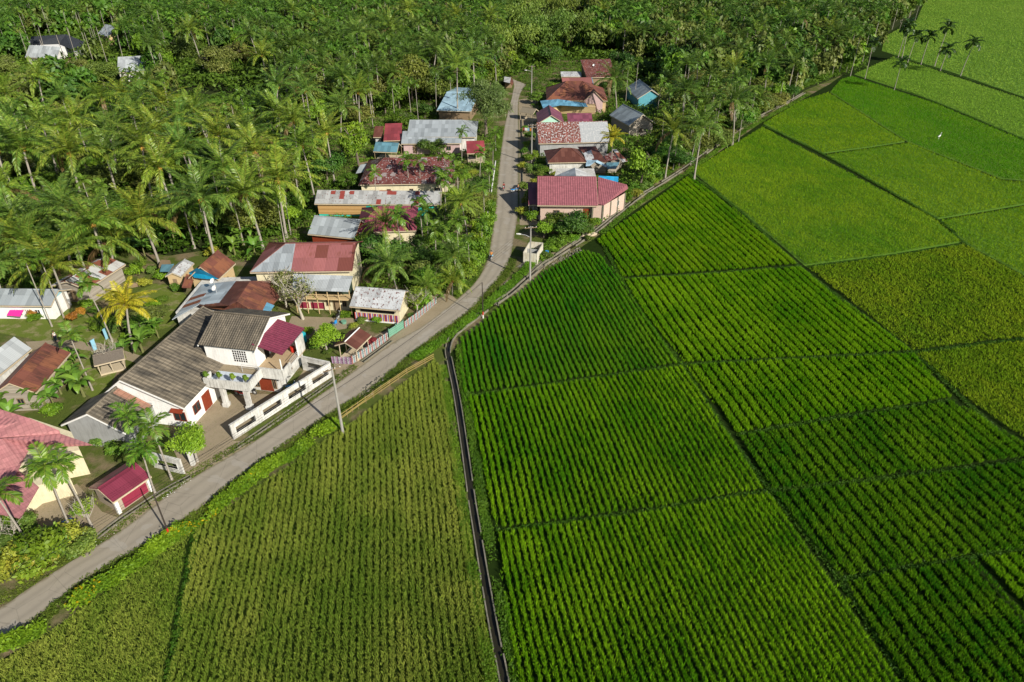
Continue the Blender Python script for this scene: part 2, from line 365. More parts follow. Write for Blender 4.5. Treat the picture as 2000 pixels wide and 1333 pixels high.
YARDS=[('dirt_yard',[(365,935),(330,860),(395,790),(450,770),(560,770),(610,700),(650,735),(455,862),(500,862),(430,905)],.012,'dirt'),
 ('dirt_yard',[(560,640),(570,618),(690,622),(700,638),(660,645),(640,640),(620,668),(590,660)],.012,'dirt'),
 ('dirt_yard',[(650,705),(735,655),(800,628),(845,575),(880,575),(897,590),(800,655),(700,720),(660,745)],.014,'dirt'),
 ('dirt_yard',[(45,1015),(95,975),(150,945),(200,1000),(240,1015),(190,1050),(120,1075),(80,1050)],.012,'dirt'),
 ('dirt_yard',[(195,1000),(220,1020),(300,978),(330,985),(240,1035),(215,1040)],.016,'dirt'),
 ('grass_yard',[(-60,610),(120,610),(150,600),(240,660),(330,640),(375,590),(345,560),(300,555),(250,580),(240,700),(200,790),(120,740),(110,680),(60,662),(-60,640)],.010,'grassy'),
 ('dirt_path',[(50,668),(130,664),(200,672),(290,700),(280,714),(200,688),(120,680),(60,684)],.020,'dirt'),
 ('dirt_yard',[(1015,195),(1050,190),(1055,230),(1048,300),(1045,400),(1052,440),(1015,440),(1014,300),(1013,195)],.012,'dirt'),
 ('dirt_yard',[(1005,560),(1060,500),(1150,440),(1175,445),(1060,525),(1010,585)],.012,'dirt'),
 ('dirt_yard',[(880,440),(950,420),(958,470),(900,480)],.012,'dirt'),
 ('dirt_yard',[(880,345),(975,350),(972,378),(885,372)],.012,'dirt')]
for n_,p_,z_,m_ in YARDS: strip_poly(n_,p_,z_,M[m_])
FLOORS=[[(-300,560),(-300,120),(60,130),(200,170),(560,190),(620,330),(590,440),(500,475),(330,500),(250,490),(120,520),(0,560)],
 [(-900,120),(-2500,-60),(1825,-60),(1795,20),(1730,70),(1705,105),(1650,145),(1575,176),(1490,228),(1330,320),(1240,330),(1300,190),(1220,110),(1100,110),(1000,150),(960,210),(840,200),(700,240),(600,260),(560,190),(200,170),(60,130)]]
for q in FLOORS: strip_poly('forest_floor',q,.006,M['floor'],kind='structure')
# ------------------------------------------------------------------ irrigation canal with concrete lips
CAN=[(1035,1700),(1000,1450),(985,1333),(968,1250),(950,1150),(935,1060),(922,980),(908,880),(893,780),(880,715),(875,685),(884,660),(905,641),(950,607),(1000,572),(1060,520),(1110,488),(1170,448),(1250,385),(1330,335),(1440,256),(1490,226),(1540,200),(1575,180)]
def offset(P,d):
    out=[]
    for i,p in enumerate(P):
        t=(P[min(i+1,len(P)-1)]-P[max(i-1,0)]).normalized(); n=Vector((-t.y,t.x,0)); out.append(p+n*d)
    return out
def smooth(P,sub=5):
    out=[]
    for i in range(len(P)-1):
        p0,p1,p2,p3=P[max(i-1,0)],P[i],P[i+1],P[min(i+2,len(P)-1)]
        for s in range(sub):
            t=s/sub; out.append(.5*((2*p1)+(p2-p0)*t+(2*p0-5*p1+4*p2-p3)*t*t+(3*p1-p0-3*p2+p3)*t**3))
    out.append(P[-1]); return out
canal=smooth(GP(CAN))
random.seed(4)
rt=empty('irrigation_canal',canal[0],0,'narrow concrete irrigation canal running along the rice field edge','canal')
for s_ in (-1,1):
    a=offset(canal,s_*.28); b=offset(canal,s_*.40); m=None
    for i in range(len(a)-1):
        if random.random()<.13 or i==len(a)-2:
            if m is not None: m.build('canal_lip',M['concrete'],rt); m=None
            continue
        if m is None: m=MB()
        pts=[a[i],a[i+1],b[i+1],b[i]]
        if s_<0: pts=pts[::-1]
        m.prism([(p.x,p.y) for p in pts],0,.30+.06*math.sin(i*1.7))
k=NT('canal_water'); M['water']=k.fin((.022,.020,.012),.2,.4)
m=MB(); a=offset(canal,-.30); b=offset(canal,.30)
for i in range(len(a)-1): m.face([(b[i].x,b[i].y,.04),(a[i].x,a[i].y,.04),(a[i+1].x,a[i+1].y,.04),(b[i+1].x,b[i+1].y,.04)][::-1])
for f_ in range(0): pass
o=m.build('canal_water',M['water'],rt)
# ------------------------------------------------------------------ rice
rng=np.random.RandomState(7)
def blades(X,Y,n,h,w,spread,lean,C1,C2,t,z0=0.05,jit=.05,hvar=.13):
    """n blades per clump at X,Y; colours between C1 and C2 by t per clump (n clumps,) with noise"""
    N=len(X)*n; x=np.repeat(X,n)+rng.normal(0,jit,N); y=np.repeat(Y,n)+rng.normal(0,jit,N)
    az=rng.rand(N)*2*np.pi; H=h*(1+rng.uniform(-hvar,hvar,N)); L=lean*rng.uniform(.3,1.2,N); bs=spread*rng.rand(N)
    dx,dy=np.cos(az),np.sin(az); px,py=-dy,dx; tw=az+rng.normal(0,.9,N); px,py=np.cos(tw+1.57),np.sin(tw+1.57)
    wid=w*rng.uniform(.7,1.3,N)
    V=np.empty((N,4,3),'f')
    bx=x+dx*bs; by=y+dy*bs; mx=bx+dx*L*.35; my=by+dy*L*.35
    V[:,0]=np.stack([bx,by,np.full(N,z0)],1); V[:,2]=np.stack([bx+dx*L,by+dy*L,H],1)
    V[:,1]=np.stack([mx-px*wid,my-py*wid,H*.62],1); V[:,3]=np.stack([mx+px*wid,my+py*wid,H*.62],1)
    tt=np.clip(np.repeat(t,n)+rng.normal(0,.18,N),0,1)[:,None]
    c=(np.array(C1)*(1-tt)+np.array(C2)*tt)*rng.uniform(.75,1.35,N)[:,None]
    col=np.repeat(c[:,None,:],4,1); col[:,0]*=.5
    return V.reshape(-1,3),col.reshape(-1,3)
def quads(V): return np.arange(len(V)).reshape(-1,4)
EMER=((.04,.22,.010),(.19,.38,.014)); LIME=((.12,.28,.008),(.26,.39,.014)); OLIVE=((.11,.28,.010),(.27,.40,.018)); OCHRE=((.15,.31,.012),(.32,.43,.020)); GOLD=((.16,.275,.028),(.41,.46,.085)); DARKG=((.03,.18,.006),(.20,.38,.012))
NEARG=((.08,.27,.006),(.27,.48,.013))
def rice_plot(label,px,pal,h=.55,rs=.72,cs=.11,n=9,w=.020,gap=.60,ragged=.28,pn=6.0,seed=1,rowvis=1.0,soil=(.012,.018,.006),pal2=None):
    P=[(p.x,p.y) for p in GP(px)]
    a=np.array([math.cos(AZR),math.sin(AZR)]); b=np.array([-a[1],a[0]]); Q=np.array(P)
    A0,A1=(Q@a).min(),(Q@a).max(); B0,B1=(Q@b).min(),(Q@b).max()
    rows=np.arange(math.floor(B0/rs),math.ceil(B1/rs)+1)*rs; cs*=.5; n=max(2,(n+1)//2); al=np.arange(A0,A1,cs)
    bb,aa=np.meshgrid(rows,al); aa=aa+rng.uniform(-.45,.45,aa.shape)*cs
    bb=bb+.10*np.sin(aa*.21+bb*.05)*1.0
    width=rs*(1-gap)*.5
    bb=bb+rng.uniform(-1,1,bb.shape)*(width*rowvis+(1-rowvis)*rs*.5)
    X=(aa*a[0]+bb*b[0]).ravel(); Y=(aa*a[1]+bb*b[1]).ravel()
    ok=inpoly(X,Y,P); X,Y=X[ok],Y[ok]
    # keep only what the camera's surroundings can see
    d=edgedist(X,Y,P); ok=(d>.03+ragged*.8*vnoise(X,Y,.7,seed+3)); X,Y=X[ok],Y[ok]
    t=.55*vnoise(X,Y,pn,seed)+.45*vnoise(X,Y,pn*.22,seed+1)
    t=np.clip((t-.5)*1.5+.5,0,1)
    # streaks along the rows
    u=X*a[0]+Y*a[1]; v=X*b[0]+Y*b[1]; st=vnoise(u*.12,v,1.1,seed+5); t=np.clip(t*.7+st*.4-.05,0,1)
    hh=h*(.9+.2*vnoise(X,Y,2.2,seed+6))
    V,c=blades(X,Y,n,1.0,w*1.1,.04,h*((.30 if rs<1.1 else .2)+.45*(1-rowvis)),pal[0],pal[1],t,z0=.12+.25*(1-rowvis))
    V[:,2]*=np.repeat(hh,n*4)
    nv=len(V); q=np.array([(x,y,.035) for x,y in P],'f')
    F=quads(V)
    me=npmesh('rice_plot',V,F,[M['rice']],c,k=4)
    o=link('rice_plot',me); tag(o,label,'rice plot','rice plots beside the village','stuff'); return o
FIELDS=[
 ('dark green paddy plot beside the bend of the canal, with strong dark furrows',[(893,668),(965,612),(1060,534),(1138,492),(1178,502),(1210,545),(1262,625),(1330,713),(1110,745),(905,774)],EMER,dict(h=.6,n=9,seed=11,pn=14,rs=.74)),
 ('paddy plot with strong furrows, second along the canal below the bend',[(906,779),(1110,750),(1332,718),(1412,840),(1500,958),(1250,1000),(968,1037),(935,900)],NEARG,dict(h=.62,n=10,seed=12,pn=9,rs=.70)),
 ('bright furrowed paddy plot at the bottom of the view by the canal',[(968,1044),(1250,1006),(1503,964),(1630,1140),(1765,1340),(1990,1700),(1045,1700),(985,1200)],NEARG,dict(h=.62,n=10,cs=.10,seed=13,pn=7,rs=.65)),
 ('furrowed paddy plot right below the brick house',[(1163,472),(1240,420),(1345,345),(1440,415),(1558,518),(1400,532),(1214,544),(1190,495)],((.08,.26,.006),(.27,.45,.012)),dict(h=.55,n=8,seed=14,rs=1.22,gap=.34,cs=.05)),
 ('lime furrowed paddy plot between two crossing dikes',[(1217,549),(1400,537),(1562,524),(1680,615),(1780,688),(1560,700),(1335,712),(1262,620)],NEARG,dict(h=.55,n=9,seed=15,rs=1.22,gap=.34,cs=.05)),
 ('lime furrowed paddy plot just above the darkest plot',[(1337,717),(1560,705),(1784,693),(1860,780),(1640,815),(1437,850),(1385,785)],NEARG,dict(h=.58,n=10,seed=16,rs=1.22,gap=.34,cs=.05)),
 ('deep green paddy plot with broken furrows near the photo right edge',[(1441,855),(1640,822),(1862,786),(2035,892),(1700,938),(1507,960)],DARKG,dict(h=.6,n=10,seed=17,rs=1.3,cs=.055,rowvis=.9,gap=.36)),
 ('mottled deep green paddy plot at the lower right',[(1509,966),(1700,944),(2045,898),(2290,1040),(1900,1088),(1640,1132)],DARKG,dict(h=.6,n=10,seed=18,rs=1.3,cs=.055,rowvis=.9,gap=.36)),
 ('deep green paddy plot in the lower right corner',[(1643,1138),(1900,1094),(2080,1300),(2420,1700),(2010,1700),(1770,1340)],DARKG,dict(h=.6,n=11,seed=19,rs=1.3,cs=.055,rowvis=.92,gap=.36)),
 ('small corner paddy plot behind a diagonal dark dike at the right edge',[(1912,1092),(2295,1046),(3000,1560),(2450,1700),(2100,1300)],NEARG,dict(h=.6,n=11,seed=20,rs=1.3,cs=.055,rowvis=.9,gap=.36)),
 ('broad yellow green paddy plot beside the long straight dike',[(1350,335),(1488,250),(1640,330),(1825,430),(1878,474),(1740,498),(1572,520),(1450,415)],OLIVE,dict(h=.5,rs=.8,cs=.2,n=7,w=.032,gap=.2,seed=21,rowvis=.6,pn=11)),
 ('ochre tinted paddy plot, middle one right of the long dike',[(1577,526),(1740,503),(1883,480),(2190,648),(1940,668),(1782,688)],OCHRE,dict(h=.5,rs=.8,cs=.17,n=7,w=.030,gap=.2,seed=22,rowvis=.3,pn=9)),
 ('ochre tinted paddy plot nearest the camera right of the long dike',[(1787,694),(1940,674),(2195,653),(2520,830),(2250,1010),(2045,893),(1890,785)],OCHRE,dict(h=.5,rs=.7,cs=.14,n=7,w=.026,gap=.2,seed=23,rowvis=.3,pn=9)),
 ('yellow speckled paddy plot beside the palm belt',[(1490,243),(1560,200),(1618,182),(1768,278),(1690,290),(1606,301)],LIME,dict(h=.5,rs=.9,cs=.25,n=6,w=.045,gap=.2,seed=24,rowvis=.3,pn=7)),
 ('emerald green paddy plot where the white egret stands',[(1621,181),(1640,158),(1662,150),(1830,205),(2000,277),(2500,480),(2200,370),(1955,350),(1772,278)],((.07,.26,.006),(.17,.34,.012)),dict(h=.5,rs=1.1,cs=.25,n=6,w=.05,gap=.25,seed=25,rowvis=.5,pn=11)),
 ('yellow green paddy plot below the speckled plot',[(1612,304),(1690,293),(1775,281),(1955,354),(2160,374),(1832,429)],LIME,dict(h=.5,rs=.9,cs=.24,n=6,w=.042,gap=.2,seed=26,rowvis=.2,pn=9)),
 ('green paddy plot at the right edge above the ochre plots',[(1835,432),(2200,372),(2560,500),(2560,820),(2195,645),(1885,476)],LIME,dict(h=.5,rs=.9,cs=.2,n=6,w=.036,gap=.2,seed=27,rowvis=.3,pn=9)),
 ('pale green paddy plot between the two far dikes with palms',[(1668,146),(1700,132),(1745,112),(1860,150),(2000,196),(2600,400),(2600,500),(2000,272),(1830,200)],((.19,.36,.035),(.28,.44,.055)),dict(h=.5,rs=1.3,cs=.35,n=5,w=.07,gap=.15,seed=28,rowvis=.2,pn=14)),
 ('wide pale green paddies far beyond the lone palms',[(1722,100),(1728,72),(1790,40),(1812,-10),(2700,-10),(2700,400),(2000,190),(1860,142)],((.20,.36,.04),(.30,.44,.065)),dict(h=.5,rs=1.8,cs=.8,n=5,w=.16,gap=.1,seed=29,rowvis=.1,pn=20)),
]
soilm=NT('wet_paddy_soil'); M['soil']=soilm.fin(soilm.mix(soilm.noise(soilm.geo(),1.5,4),(.006,.014,.003),(.022,.042,.006)),.95,.05)
farm=NT('far_paddy_base'); M['farbase']=farm.fin(farm.mix(farm.noise(farm.geo(),.25,6),(.07,.17,.012),(.12,.22,.02)),.9,.2)
for i,(lab,px,pal,kw) in enumerate(FIELDS):
    rice_plot(lab,px,pal,**kw)
strip_poly('paddy_soil',[(880,690),(960,615),(1140,480),(1490,238),(1620,165),(1670,130),(1760,20),(1800,-20),(2900,-20),(2900,1750),(1035,1750),(985,1333),(935,1060)],.004,M['soil'])
for px in [FIELDS[i][1] for i in (10,13,14,15,16,17,18)]: strip_poly('paddy_soil',px,.012+.004,M['farbase'])
# golden mature field
GF=[(-520,1600),(-160,1400),(0,1290),(100,1232),(200,1160),(330,1068),(382,1034),(470,975),(560,915),(620,872),(672,838),(760,772),(850,704),(866,722),(880,820),(905,960),(935,1130),(960,1260),(1020,1700),(-520,1700)]
A=[(382,1038),(470,975),(560,915),(620,872),(672,838),(760,772),(850,704),(866,722),(880,820),(905,960),(935,1130),(960,1260),(1020,1700),(260,1700),(330,1330),(358,1170)]
B=[(-520,1600),(-160,1395),(0,1295),(100,1236),(200,1166),(330,1074),(374,1040),(350,1170),(322,1330),(250,1700),(-520,1700)]
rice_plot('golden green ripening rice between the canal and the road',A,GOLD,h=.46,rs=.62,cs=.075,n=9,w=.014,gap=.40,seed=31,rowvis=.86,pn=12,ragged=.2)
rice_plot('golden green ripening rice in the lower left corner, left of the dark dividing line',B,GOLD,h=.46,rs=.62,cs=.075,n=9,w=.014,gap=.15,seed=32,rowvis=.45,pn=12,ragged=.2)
strip_poly('paddy_soil',GF,.004,M['soil'])
print('fields',sum(len(o.data.polygons) for o in C.objects if o.name.startswith('rice_plot')))
# ------------------------------------------------------------------ buildings
def V3(p,z): return Vector((p[0],p[1],z))
def fit(e1,e2,r1,r2,ze,hip=0,pref=.42,hw=None):
    """real size of a roof from its eave line and ridge: half width, slope, ridge insets (regularised)"""
    E1,E2=G(*e1,ze),G(*e2,ze); d=(E2-E1).normalized(); n=Vector((-d.y,d.x,0))
    rm=G((r1[0]+r2[0])/2,(r1[1]+r2[1])/2,ze+1)
    if (rm-E1).dot(n)<0: n=-n
    L=(E2-E1).length
    def cost(q):
        h,s,a,b=q
        if h<.4 or s<.12 or s>1.1: return 1e9
        A=E1+n*h+d*a+Vector((0,0,h*s)); B=E2+n*h-d*b+Vector((0,0,h*s))
        pa,pb=proj(A),proj(B)
        c=(pa[0]-r1[0])**2+(pa[1]-r1[1])**2+(pb[0]-r2[0])**2+(pb[1]-r2[1])**2
        c+=((s-pref)*18)**2+(a*a+b*b)*(400 if not hip else .4)
        if hw: c+=((h-hw)*60)**2
        return c
    q=[3.0,pref,0,0] if not hip else [3,pref,2,2]; st=[1.0,.1,1,1]; c=cost(q)
    for it in range(400):
        imp=False
        for i in range(4):
            if not hip and i>1: continue
            for sg in (1,-1):
                t=list(q); t[i]+=sg*st[i]; ct=cost(t)
                if ct<c: q,c,imp=t,ct,True
        if not imp: st=[x*.6 for x in st]
        if st[0]<.004: break
    return E1,E2,d,n,L,q,c
def add_openings(root,W,specs,ze):
    """W: dict side -> (origin, along, outward, length); specs: (side,t,z0,w,h,kind)"""
    for sp in specs:
        side,t,z0,w,h,kind=sp; o_,a,nn,L=W[side]
        c=o_+a*(t*L)+Vector((0,0,z0+h/2)); Z=Vector((0,0,1))
        if kind[0]=='w':   # window: frame bars + dark pane
            fm={'w':M['wpaint'],'wr':M['redwood'],'wg':M['green'],'wd':M['wood']}[kind]
            m=MB(); fw=.07
            for s in (-1,1):
                m.obox(c+a*(s*(w/2-fw/2))+nn*.03,a*fw/2,nn*.04,Z*h/2); m.obox(c+Z*(s*(h/2-fw/2))+nn*.03,a*(w/2-fw),nn*.04,Z*fw/2)
            m.obox(c+nn*.032,a*fw/3,nn*.03,Z*(h/2-fw))
            f=m.build('window',fm,root)
            m=MB(); m.obox(c+nn*.012,a*(w/2-fw),nn*.01,Z*(h/2-fw)); 
            g=m.build('pane',M['glass']); g.parent=f; g.matrix_parent_inverse=f.matrix_world.inverted() if False else Matrix.Identity(4)
            g.matrix_parent_inverse=f.matrix_basis.inverted()
            g.parent=f; PEND.append((g,f))
        elif kind[0]=='d':
            m=MB(); dm={'d':M['wood'],'dr':M['redwood'],'dg':M['green'],'dd':M['dark'],'dm':M['magpaint']}[kind]
            m.obox(c+nn*.03,a*w/2,nn*.035,Z*h/2)
            m.obox(c+nn*.07,a*.02,nn*.01,Z*(h/2-.1))
            m.build('door',dm,root)
PEND=[]
M['magpaint']=plain('magenta_metal',(.25,.03,.06),.4,.15)
def finish_sub():
    bpy.context.view_layer.update()
    for g,f in PEND: g.matrix_parent_inverse=f.matrix_world.inverted()
    bpy.context.view_layer.update()
def fascia(m,a,b,h=.16,t=.035,mi=0):
    d=(b-a); u=d.normalized(); n=u.cross(Vector((0,0,1))).normalized()
    m.obox((a+b)/2-Vector((0,0,h/2)),d/2,n*t,Vector((0,0,h/2)),mi)
def house(label,e1,e2,r1,r2,ze,roof,wall,kind='gable',wins=(),eo=.5,vo=.45,z0=0,hw=None,pref=.42,cat='house',name='house',gw=None,back=True,posts=False,wallh=None,trim='palewood',group='village houses and sheds',cap=None):
    E1,E2,d,n,L,q,c=fit(e1,e2,r1,r2,ze,hip=(kind=='hip'),pref=pref,hw=hw)
    h,s,a,b=q
    if kind=='hip': a=max(a,.0); b=max(b,.0)
    else: a=b=0
    print('%-34s L%.1f hw%.1f s%.2f ins%.1f,%.1f err%.1f'%(label[:34],L,h,s,a,b,math.sqrt(max(c,0))))
    zr=ze+h*s; Z=Vector((0,0,1))
    base=(E1+E2)/2+n*h; root=empty(name,(base.x,base.y,0),0,label,cat,group)
    R1=E1+n*h+d*a+Z*(zr-ze); R2=E2+n*h-d*b+Z*(zr-ze)
    B1=E1+n*2*h; B2=E2+n*2*h
    sl=(n+Z*s).normalized(); slb=(-n+Z*s).normalized()
    m=MB(); th=.07
    m.slab([E1,E2,R2,R1],th,0,(E1,d,sl))
    if kind!='shed': m.slab([B2,B1,R1,R2],th,0,(B2,-d,slb))
    if kind=='hip':
        if a>.3: m.slab([B1,E1,R1],th,0,(B1,-n,(d+Z*.5).normalized()))
        if b>.3: m.slab([E2,B2,R2],th,0,(E2,n,(-d+Z*.5).normalized()))
    rf=m.build('roof',roof,root)
    if kind!='shed':
        m=MB(); m.tube([R1+Z*.03,R2+Z*.03],.09,5)
        if kind=='hip':
            for P,Q in ((R1,E1),(R1,B1),(R2,E2),(R2,B2)): m.tube([P+Z*.02,Q+Z*.03],.07,5)
        g=m.build('ridge_cap',cap or roof); g.parent=rf; PEND.append((g,rf))
    # fascia boards
    m=MB(); dz=Z*-.075
    if kind=='gable' :
        for P,Q in ((E1,R1),(B1,R1),(E2,R2),(B2,R2)): fascia(m,P+dz,Q+dz)
    fascia(m,E1+dz,E2+dz); 
    m.build('fascia_board',M[trim],root)
    # walls
    D2=2*h if kind!='shed' else h
    iE=E1+d*vo+n*eo; iF=E2-d*vo+n*eo; iG=E2-d*vo+n*(D2-eo); iH=E1+d*vo+n*(D2-eo)
    wz=ze+eo*s-.1
    if not posts:
        m=MB(); wt=lambda P,z:Vector((P.x,P.y,z))
        m.prism([(p.x,p.y) for p in (iE,iF,iG,iH)],z0,wz,0,False)
        if kind=='gable':
            for P,Q,Rr in ((iE,iH,E1+n*h+d*vo),(iF,iG,E2+n*h-d*vo)):
                t=[wt(P,wz),wt(Q,wz),wt(Rr,zr-.1)]
                m.face(t,[((x-P).dot((Q-P).normalized()),x.z) for x in t],1)
        if kind=='shed':
            zt=ze+(h-eo)*s-.1
            m.face([wt(iG,wz),wt(iH,wz),wt(iH,zt),wt(iG,zt)]); m.face([wt(iF,wz),wt(iG,wz),wt(iG,zt)]); m.face([wt(iE,wz),wt(iH,wz),wt(iH,zt)])
        m.build('wall',[wall,gw or wall],root)
    else:
        pm=M[posts] if isinstance(posts,str) else M['palewood']
        for P in (iE,iF,iG,iH,(iE+iF)/2,(iG+iH)/2):
            m=MB(); m.tube([wt_(P,0),wt_(P,wz)],.07,5); m.build('post',pm,root)
        m=MB(); m.prism([(p.x,p.y) for p in (iE,iF,iG,iH)],0,.25); m.build('platform',M['palewood'],root)
    g0=lambda P:wt_(P,z0)
    Wd={'f':(g0(iE),d,-n,(iF-iE).length),'b':(g0(iG),-d,n,(iG-iH).length),'1':(g0(iH),-n,-d,(iH-iE).length),'2':(g0(iF),n,d,(iG-iF).length)}
    add_openings(root,Wd,wins,ze)
    return root,dict(E1=E1,E2=E2,R1=R1,R2=R2,d=d,n=n,h=h,zr=zr,iE=iE,iF=iF,W=Wd)
def wt_(P,z): return Vector((P.x,P.y,z))
def free(label,planes,foot,zw,wall,name='house',cat='house',th=.07,group='village houses and sheds',extra=(),trim=None):
    """roof planes given as (material, [(px,py,z)...]); foot = wall outline at ground"""
    pts=[G(x,y,z) for mm,pl in planes for x,y,z in pl]; c=sum(pts,Vector())/len(pts)
    root=empty(name,(c.x,c.y,0),0,label,cat,group)
    for i,(mm,pl) in enumerate(planes):
        P=[G(x,y,z) for x,y,z in pl]
        m=MB(); n=Vector((0,0,0))
        for j in range(1,len(P)-1): n+=(P[j]-P[0]).cross(P[j+1]-P[0])
        n.normalize(); 
        if n.z<0: n=-n
        sv=(Vector((0,0,1))-n*n.z); sv=sv.normalized() if sv.length>.02 else Vector((0,1,0)); uv_=sv.cross(n).normalized()
        lo=min(P,key=lambda p:p.dot(sv)); o_=Vector(lo); o_-=uv_*0
        u0=min((p-o_).dot(uv_) for p in P); o_=o_+uv_*u0
        if len(P)==4 or len(P)==3: m.slab(P,th,0,(o_,uv_,sv))
        else: m.slab(P,th,0,(o_,uv_,sv))
        m.build('roof' if i==0 else 'roof_section',mm,root)
    if foot:
        P=[(p.x,p.y) for p in (G(*f[:2],f[2] if len(f)>2 else 0) for f in foot)]
        m=MB(); m.prism(P,0,zw); m.build('wall',wall,root)
    return root
def sh(name,*a,**k):
    return sheet(name,*a,**k)
S_grey=sh('grey_sheet',GREY,ramt=.12); S_lg=sh('light_grey_sheet',LGREY,ramt=.06,seed=3); S_white=sh('white_sheet',WHT,ramt=.1,seed=2)
S_rust=sh('rusty_sheet',(.155,.055,.038),alt=(.22,.085,.045),frac=.3,rust=(.06,.025,.02),ramt=.55,seed=5,rough=.65); S_drust=sh('dark_rust_sheet',DRUST,alt=(.14,.055,.04),frac=.35,rust=(.05,.02,.018),ramt=.4,seed=6,rough=.6)
S_patch=sh('patched_sheet',(.20,.07,.045),alt=(.46,.47,.48),frac=.38,ramt=.35,pl=1.5,pw=1.4,seed=8,rough=.6)
S_red=sh('faded_red_sheet',(.27,.05,.06),ramt=.12,seed=9); S_pinkpatch=sh('pink_patched_sheet',(.30,.12,.12),alt=(.19,.045,.035),frac=.45,ramt=.2,pw=1.9,pl=2.2,seed=12,rough=.55)
S_mag=sh('magenta_sheet',(.17,.03,.055),ramt=.0,seed=1,rough=.35,pw=1.1); S_purple=sh('purple_sheet',(.20,.06,.095),ramt=.0,seed=4,rough=.4)
S_blue=sh('blue_sheet',(.12,.30,.44),ramt=.05,seed=4); S_brightblue=sh('bright_blue_sheet',(.03,.33,.62),ramt=0,seed=4)
S_teal=sh('teal_sheet',(.10,.22,.28),ramt=.05,seed=4,rough=.35); S_speck=sh('speckled_grey_sheet',(.44,.46,.48),ramt=.1,seed=7,spots=.6)
S_rspeck=sh('speckled_rust_sheet',(.18,.05,.035),ramt=.1,seed=10,spots=1.0,rough=.6)
S_rw=sh('streaked_rust_sheet',(.13,.04,.035),alt=(.24,.20,.20),frac=.12,ramt=.2,seed=11,spots=.45,pl=1.2,pw=.9,rough=.6)
S_blush=sh('pale_blue_sheet',(.30,.44,.55),ramt=.1,seed=13)
S_slate=sh('slate_grey_sheet',(.27,.315,.34),ramt=.03,seed=14)
T_brown=tiles('grey_brown_tile',(.17,.145,.11),(.055,.05,.042),.42,.30,.34,.75,None,.18)
T_brown2=tiles('brown_grid_tile',(.165,.14,.105),(.05,.045,.038),.62,.50,.62,.95,None,.14,hi=.75)
T_pink=tiles('faded_pink_tile',(.38,.16,.17),(.28,.14,.135),.7,.45,.5,.4,None,.1)
T_mar=tiles('maroon_tile',(.25,.085,.105),(.2,.07,.085),.55,.42,.42,.25,None,.12)
T_mar2=tiles('deep_maroon_tile',(.22,.05,.08),(.16,.04,.06),.7,.42,.42,.25,None,.1)
T_dark=tiles('dark_slate_tile',(.035,.04,.05),(.03,.03,.035),.8,.4,.4,.2)
T_mag=tiles('magenta_tile',(.17,.03,.06),(.2,.06,.09),.75,.4,.4,.15,None,.1)
# --- left edge
house('long low white shed with a grey roof and pale blue gable at the left edge',(-60,596),(99,597.6),(-60,567),(115,571.5),2.5,S_grey,M['cleanwhite'],gw=M['bluewall'],wins=[('f',.8,.6,.8,1.0,'w'),('f',.55,.6,.8,1.0,'w')],hw=2.6)
house('house with a wide plain grey sheet roof cut by the left edge',(62,681),(-80,796),(30,650),(-112,762),3.0,S_lg,M['oldwhite'],kind='shed',pref=.3,eo=.3)
house('rusty brown gabled house with pale plank walls beside the grey roof',(138,688.5),(70.5,766.5),(90,670.5),(18,745.5),2.9,S_rust,M['plank'],wins=[('2',.5,1.0,.8,.8,'wd')],pref=.45)
house('small timber barn with rust and grey patchwork roof below the palm grove',(245,516),(169,565.5),(207,495),(129,556),2.7,S_patch,M['plank'],wins=[('2',.5,.2,.9,1.8,'d')],pref=.45,name='barn',cat='barn')
house('tiny wooden hut with stained white sheet roof beside the blue tarpaulin',(379,514),(354,540),(364.5,507),(333.5,531.5),2.3,S_speck,M['planktan'],name='shed',cat='shed',eo=.25,vo=.2,pref=.5,wins=[('2',.5,.2,.6,1.5,'d')])
house('rust roofed timber house partly under a blue tarpaulin',(460,514),(426,546),(433,481),(388,523),2.9,S_rust,M['planktan'],pref=.45,eo=.3,wins=[('2',.3,.9,.8,.8,'wd'),('f',.5,.9,.8,.9,'wd')])
free('small rusty porch roof on thin poles below the blue tarpaulin',[(S_rust,[(380,542,2.4),(364,535,2.9),(355,562,2.1),(373,563,2.1)])],None,0,None,name='porch_shelter',cat='shelter')
free('tiny pale teal roofed hut left of the stained white shed',[(S_teal,[(316,517,2.2),(340,516,2.3),(330,531,1.9),(312,531,1.8)])],[(316,540),(331,540),(338,528),(320,527)],1.8,M['wood'],name='shed',cat='shed')
# --- grey and rust roof complex behind the white house
free('low house with a long slope of grey and rusty sheets behind the white villa',
 [(sh('grey_rust_slope',(.40,.45,.49),ramt=.15,seed=21,split=None,alt=(.22,.075,.04),frac=.22,pw=1.0,pl=9.0),[(394,556,2.7),(420,553,3.4),(412,598,3.9),(390,594,3.7),(336,624.7,2.5)]),
  (sh('grey_slope',(.36,.42,.47),ramt=.03,seed=22),[(420,553,3.4),(461,549,4.4),(427,593,4.3),(388,594,3.7),(400,577,3.6)]),
  (S_drust,[(461,549.5,4.45),(489,549,5.1),(463,588,5.1),(448,597,5.1),(427,593.5,4.35)]),
  (S_rust,[(448,597,5.05),(463,588,5.1),(500,612,3.7),(520,618,3.1),(400,600,3.3),(388,596,3.5)]),
  (S_rust,[(489,549,5.1),(530,549,3.9),(546,580,3.0),(518,616,3.0),(463,588,5.1)]),
  (S_blue,[(511,586,3.55),(536,597,3.1),(522,617,3.0),(494,612,3.5)])],
 [(352,640),(405,572),(532,568),(530,632),(420,640)],2.5,M['oldwhite'])
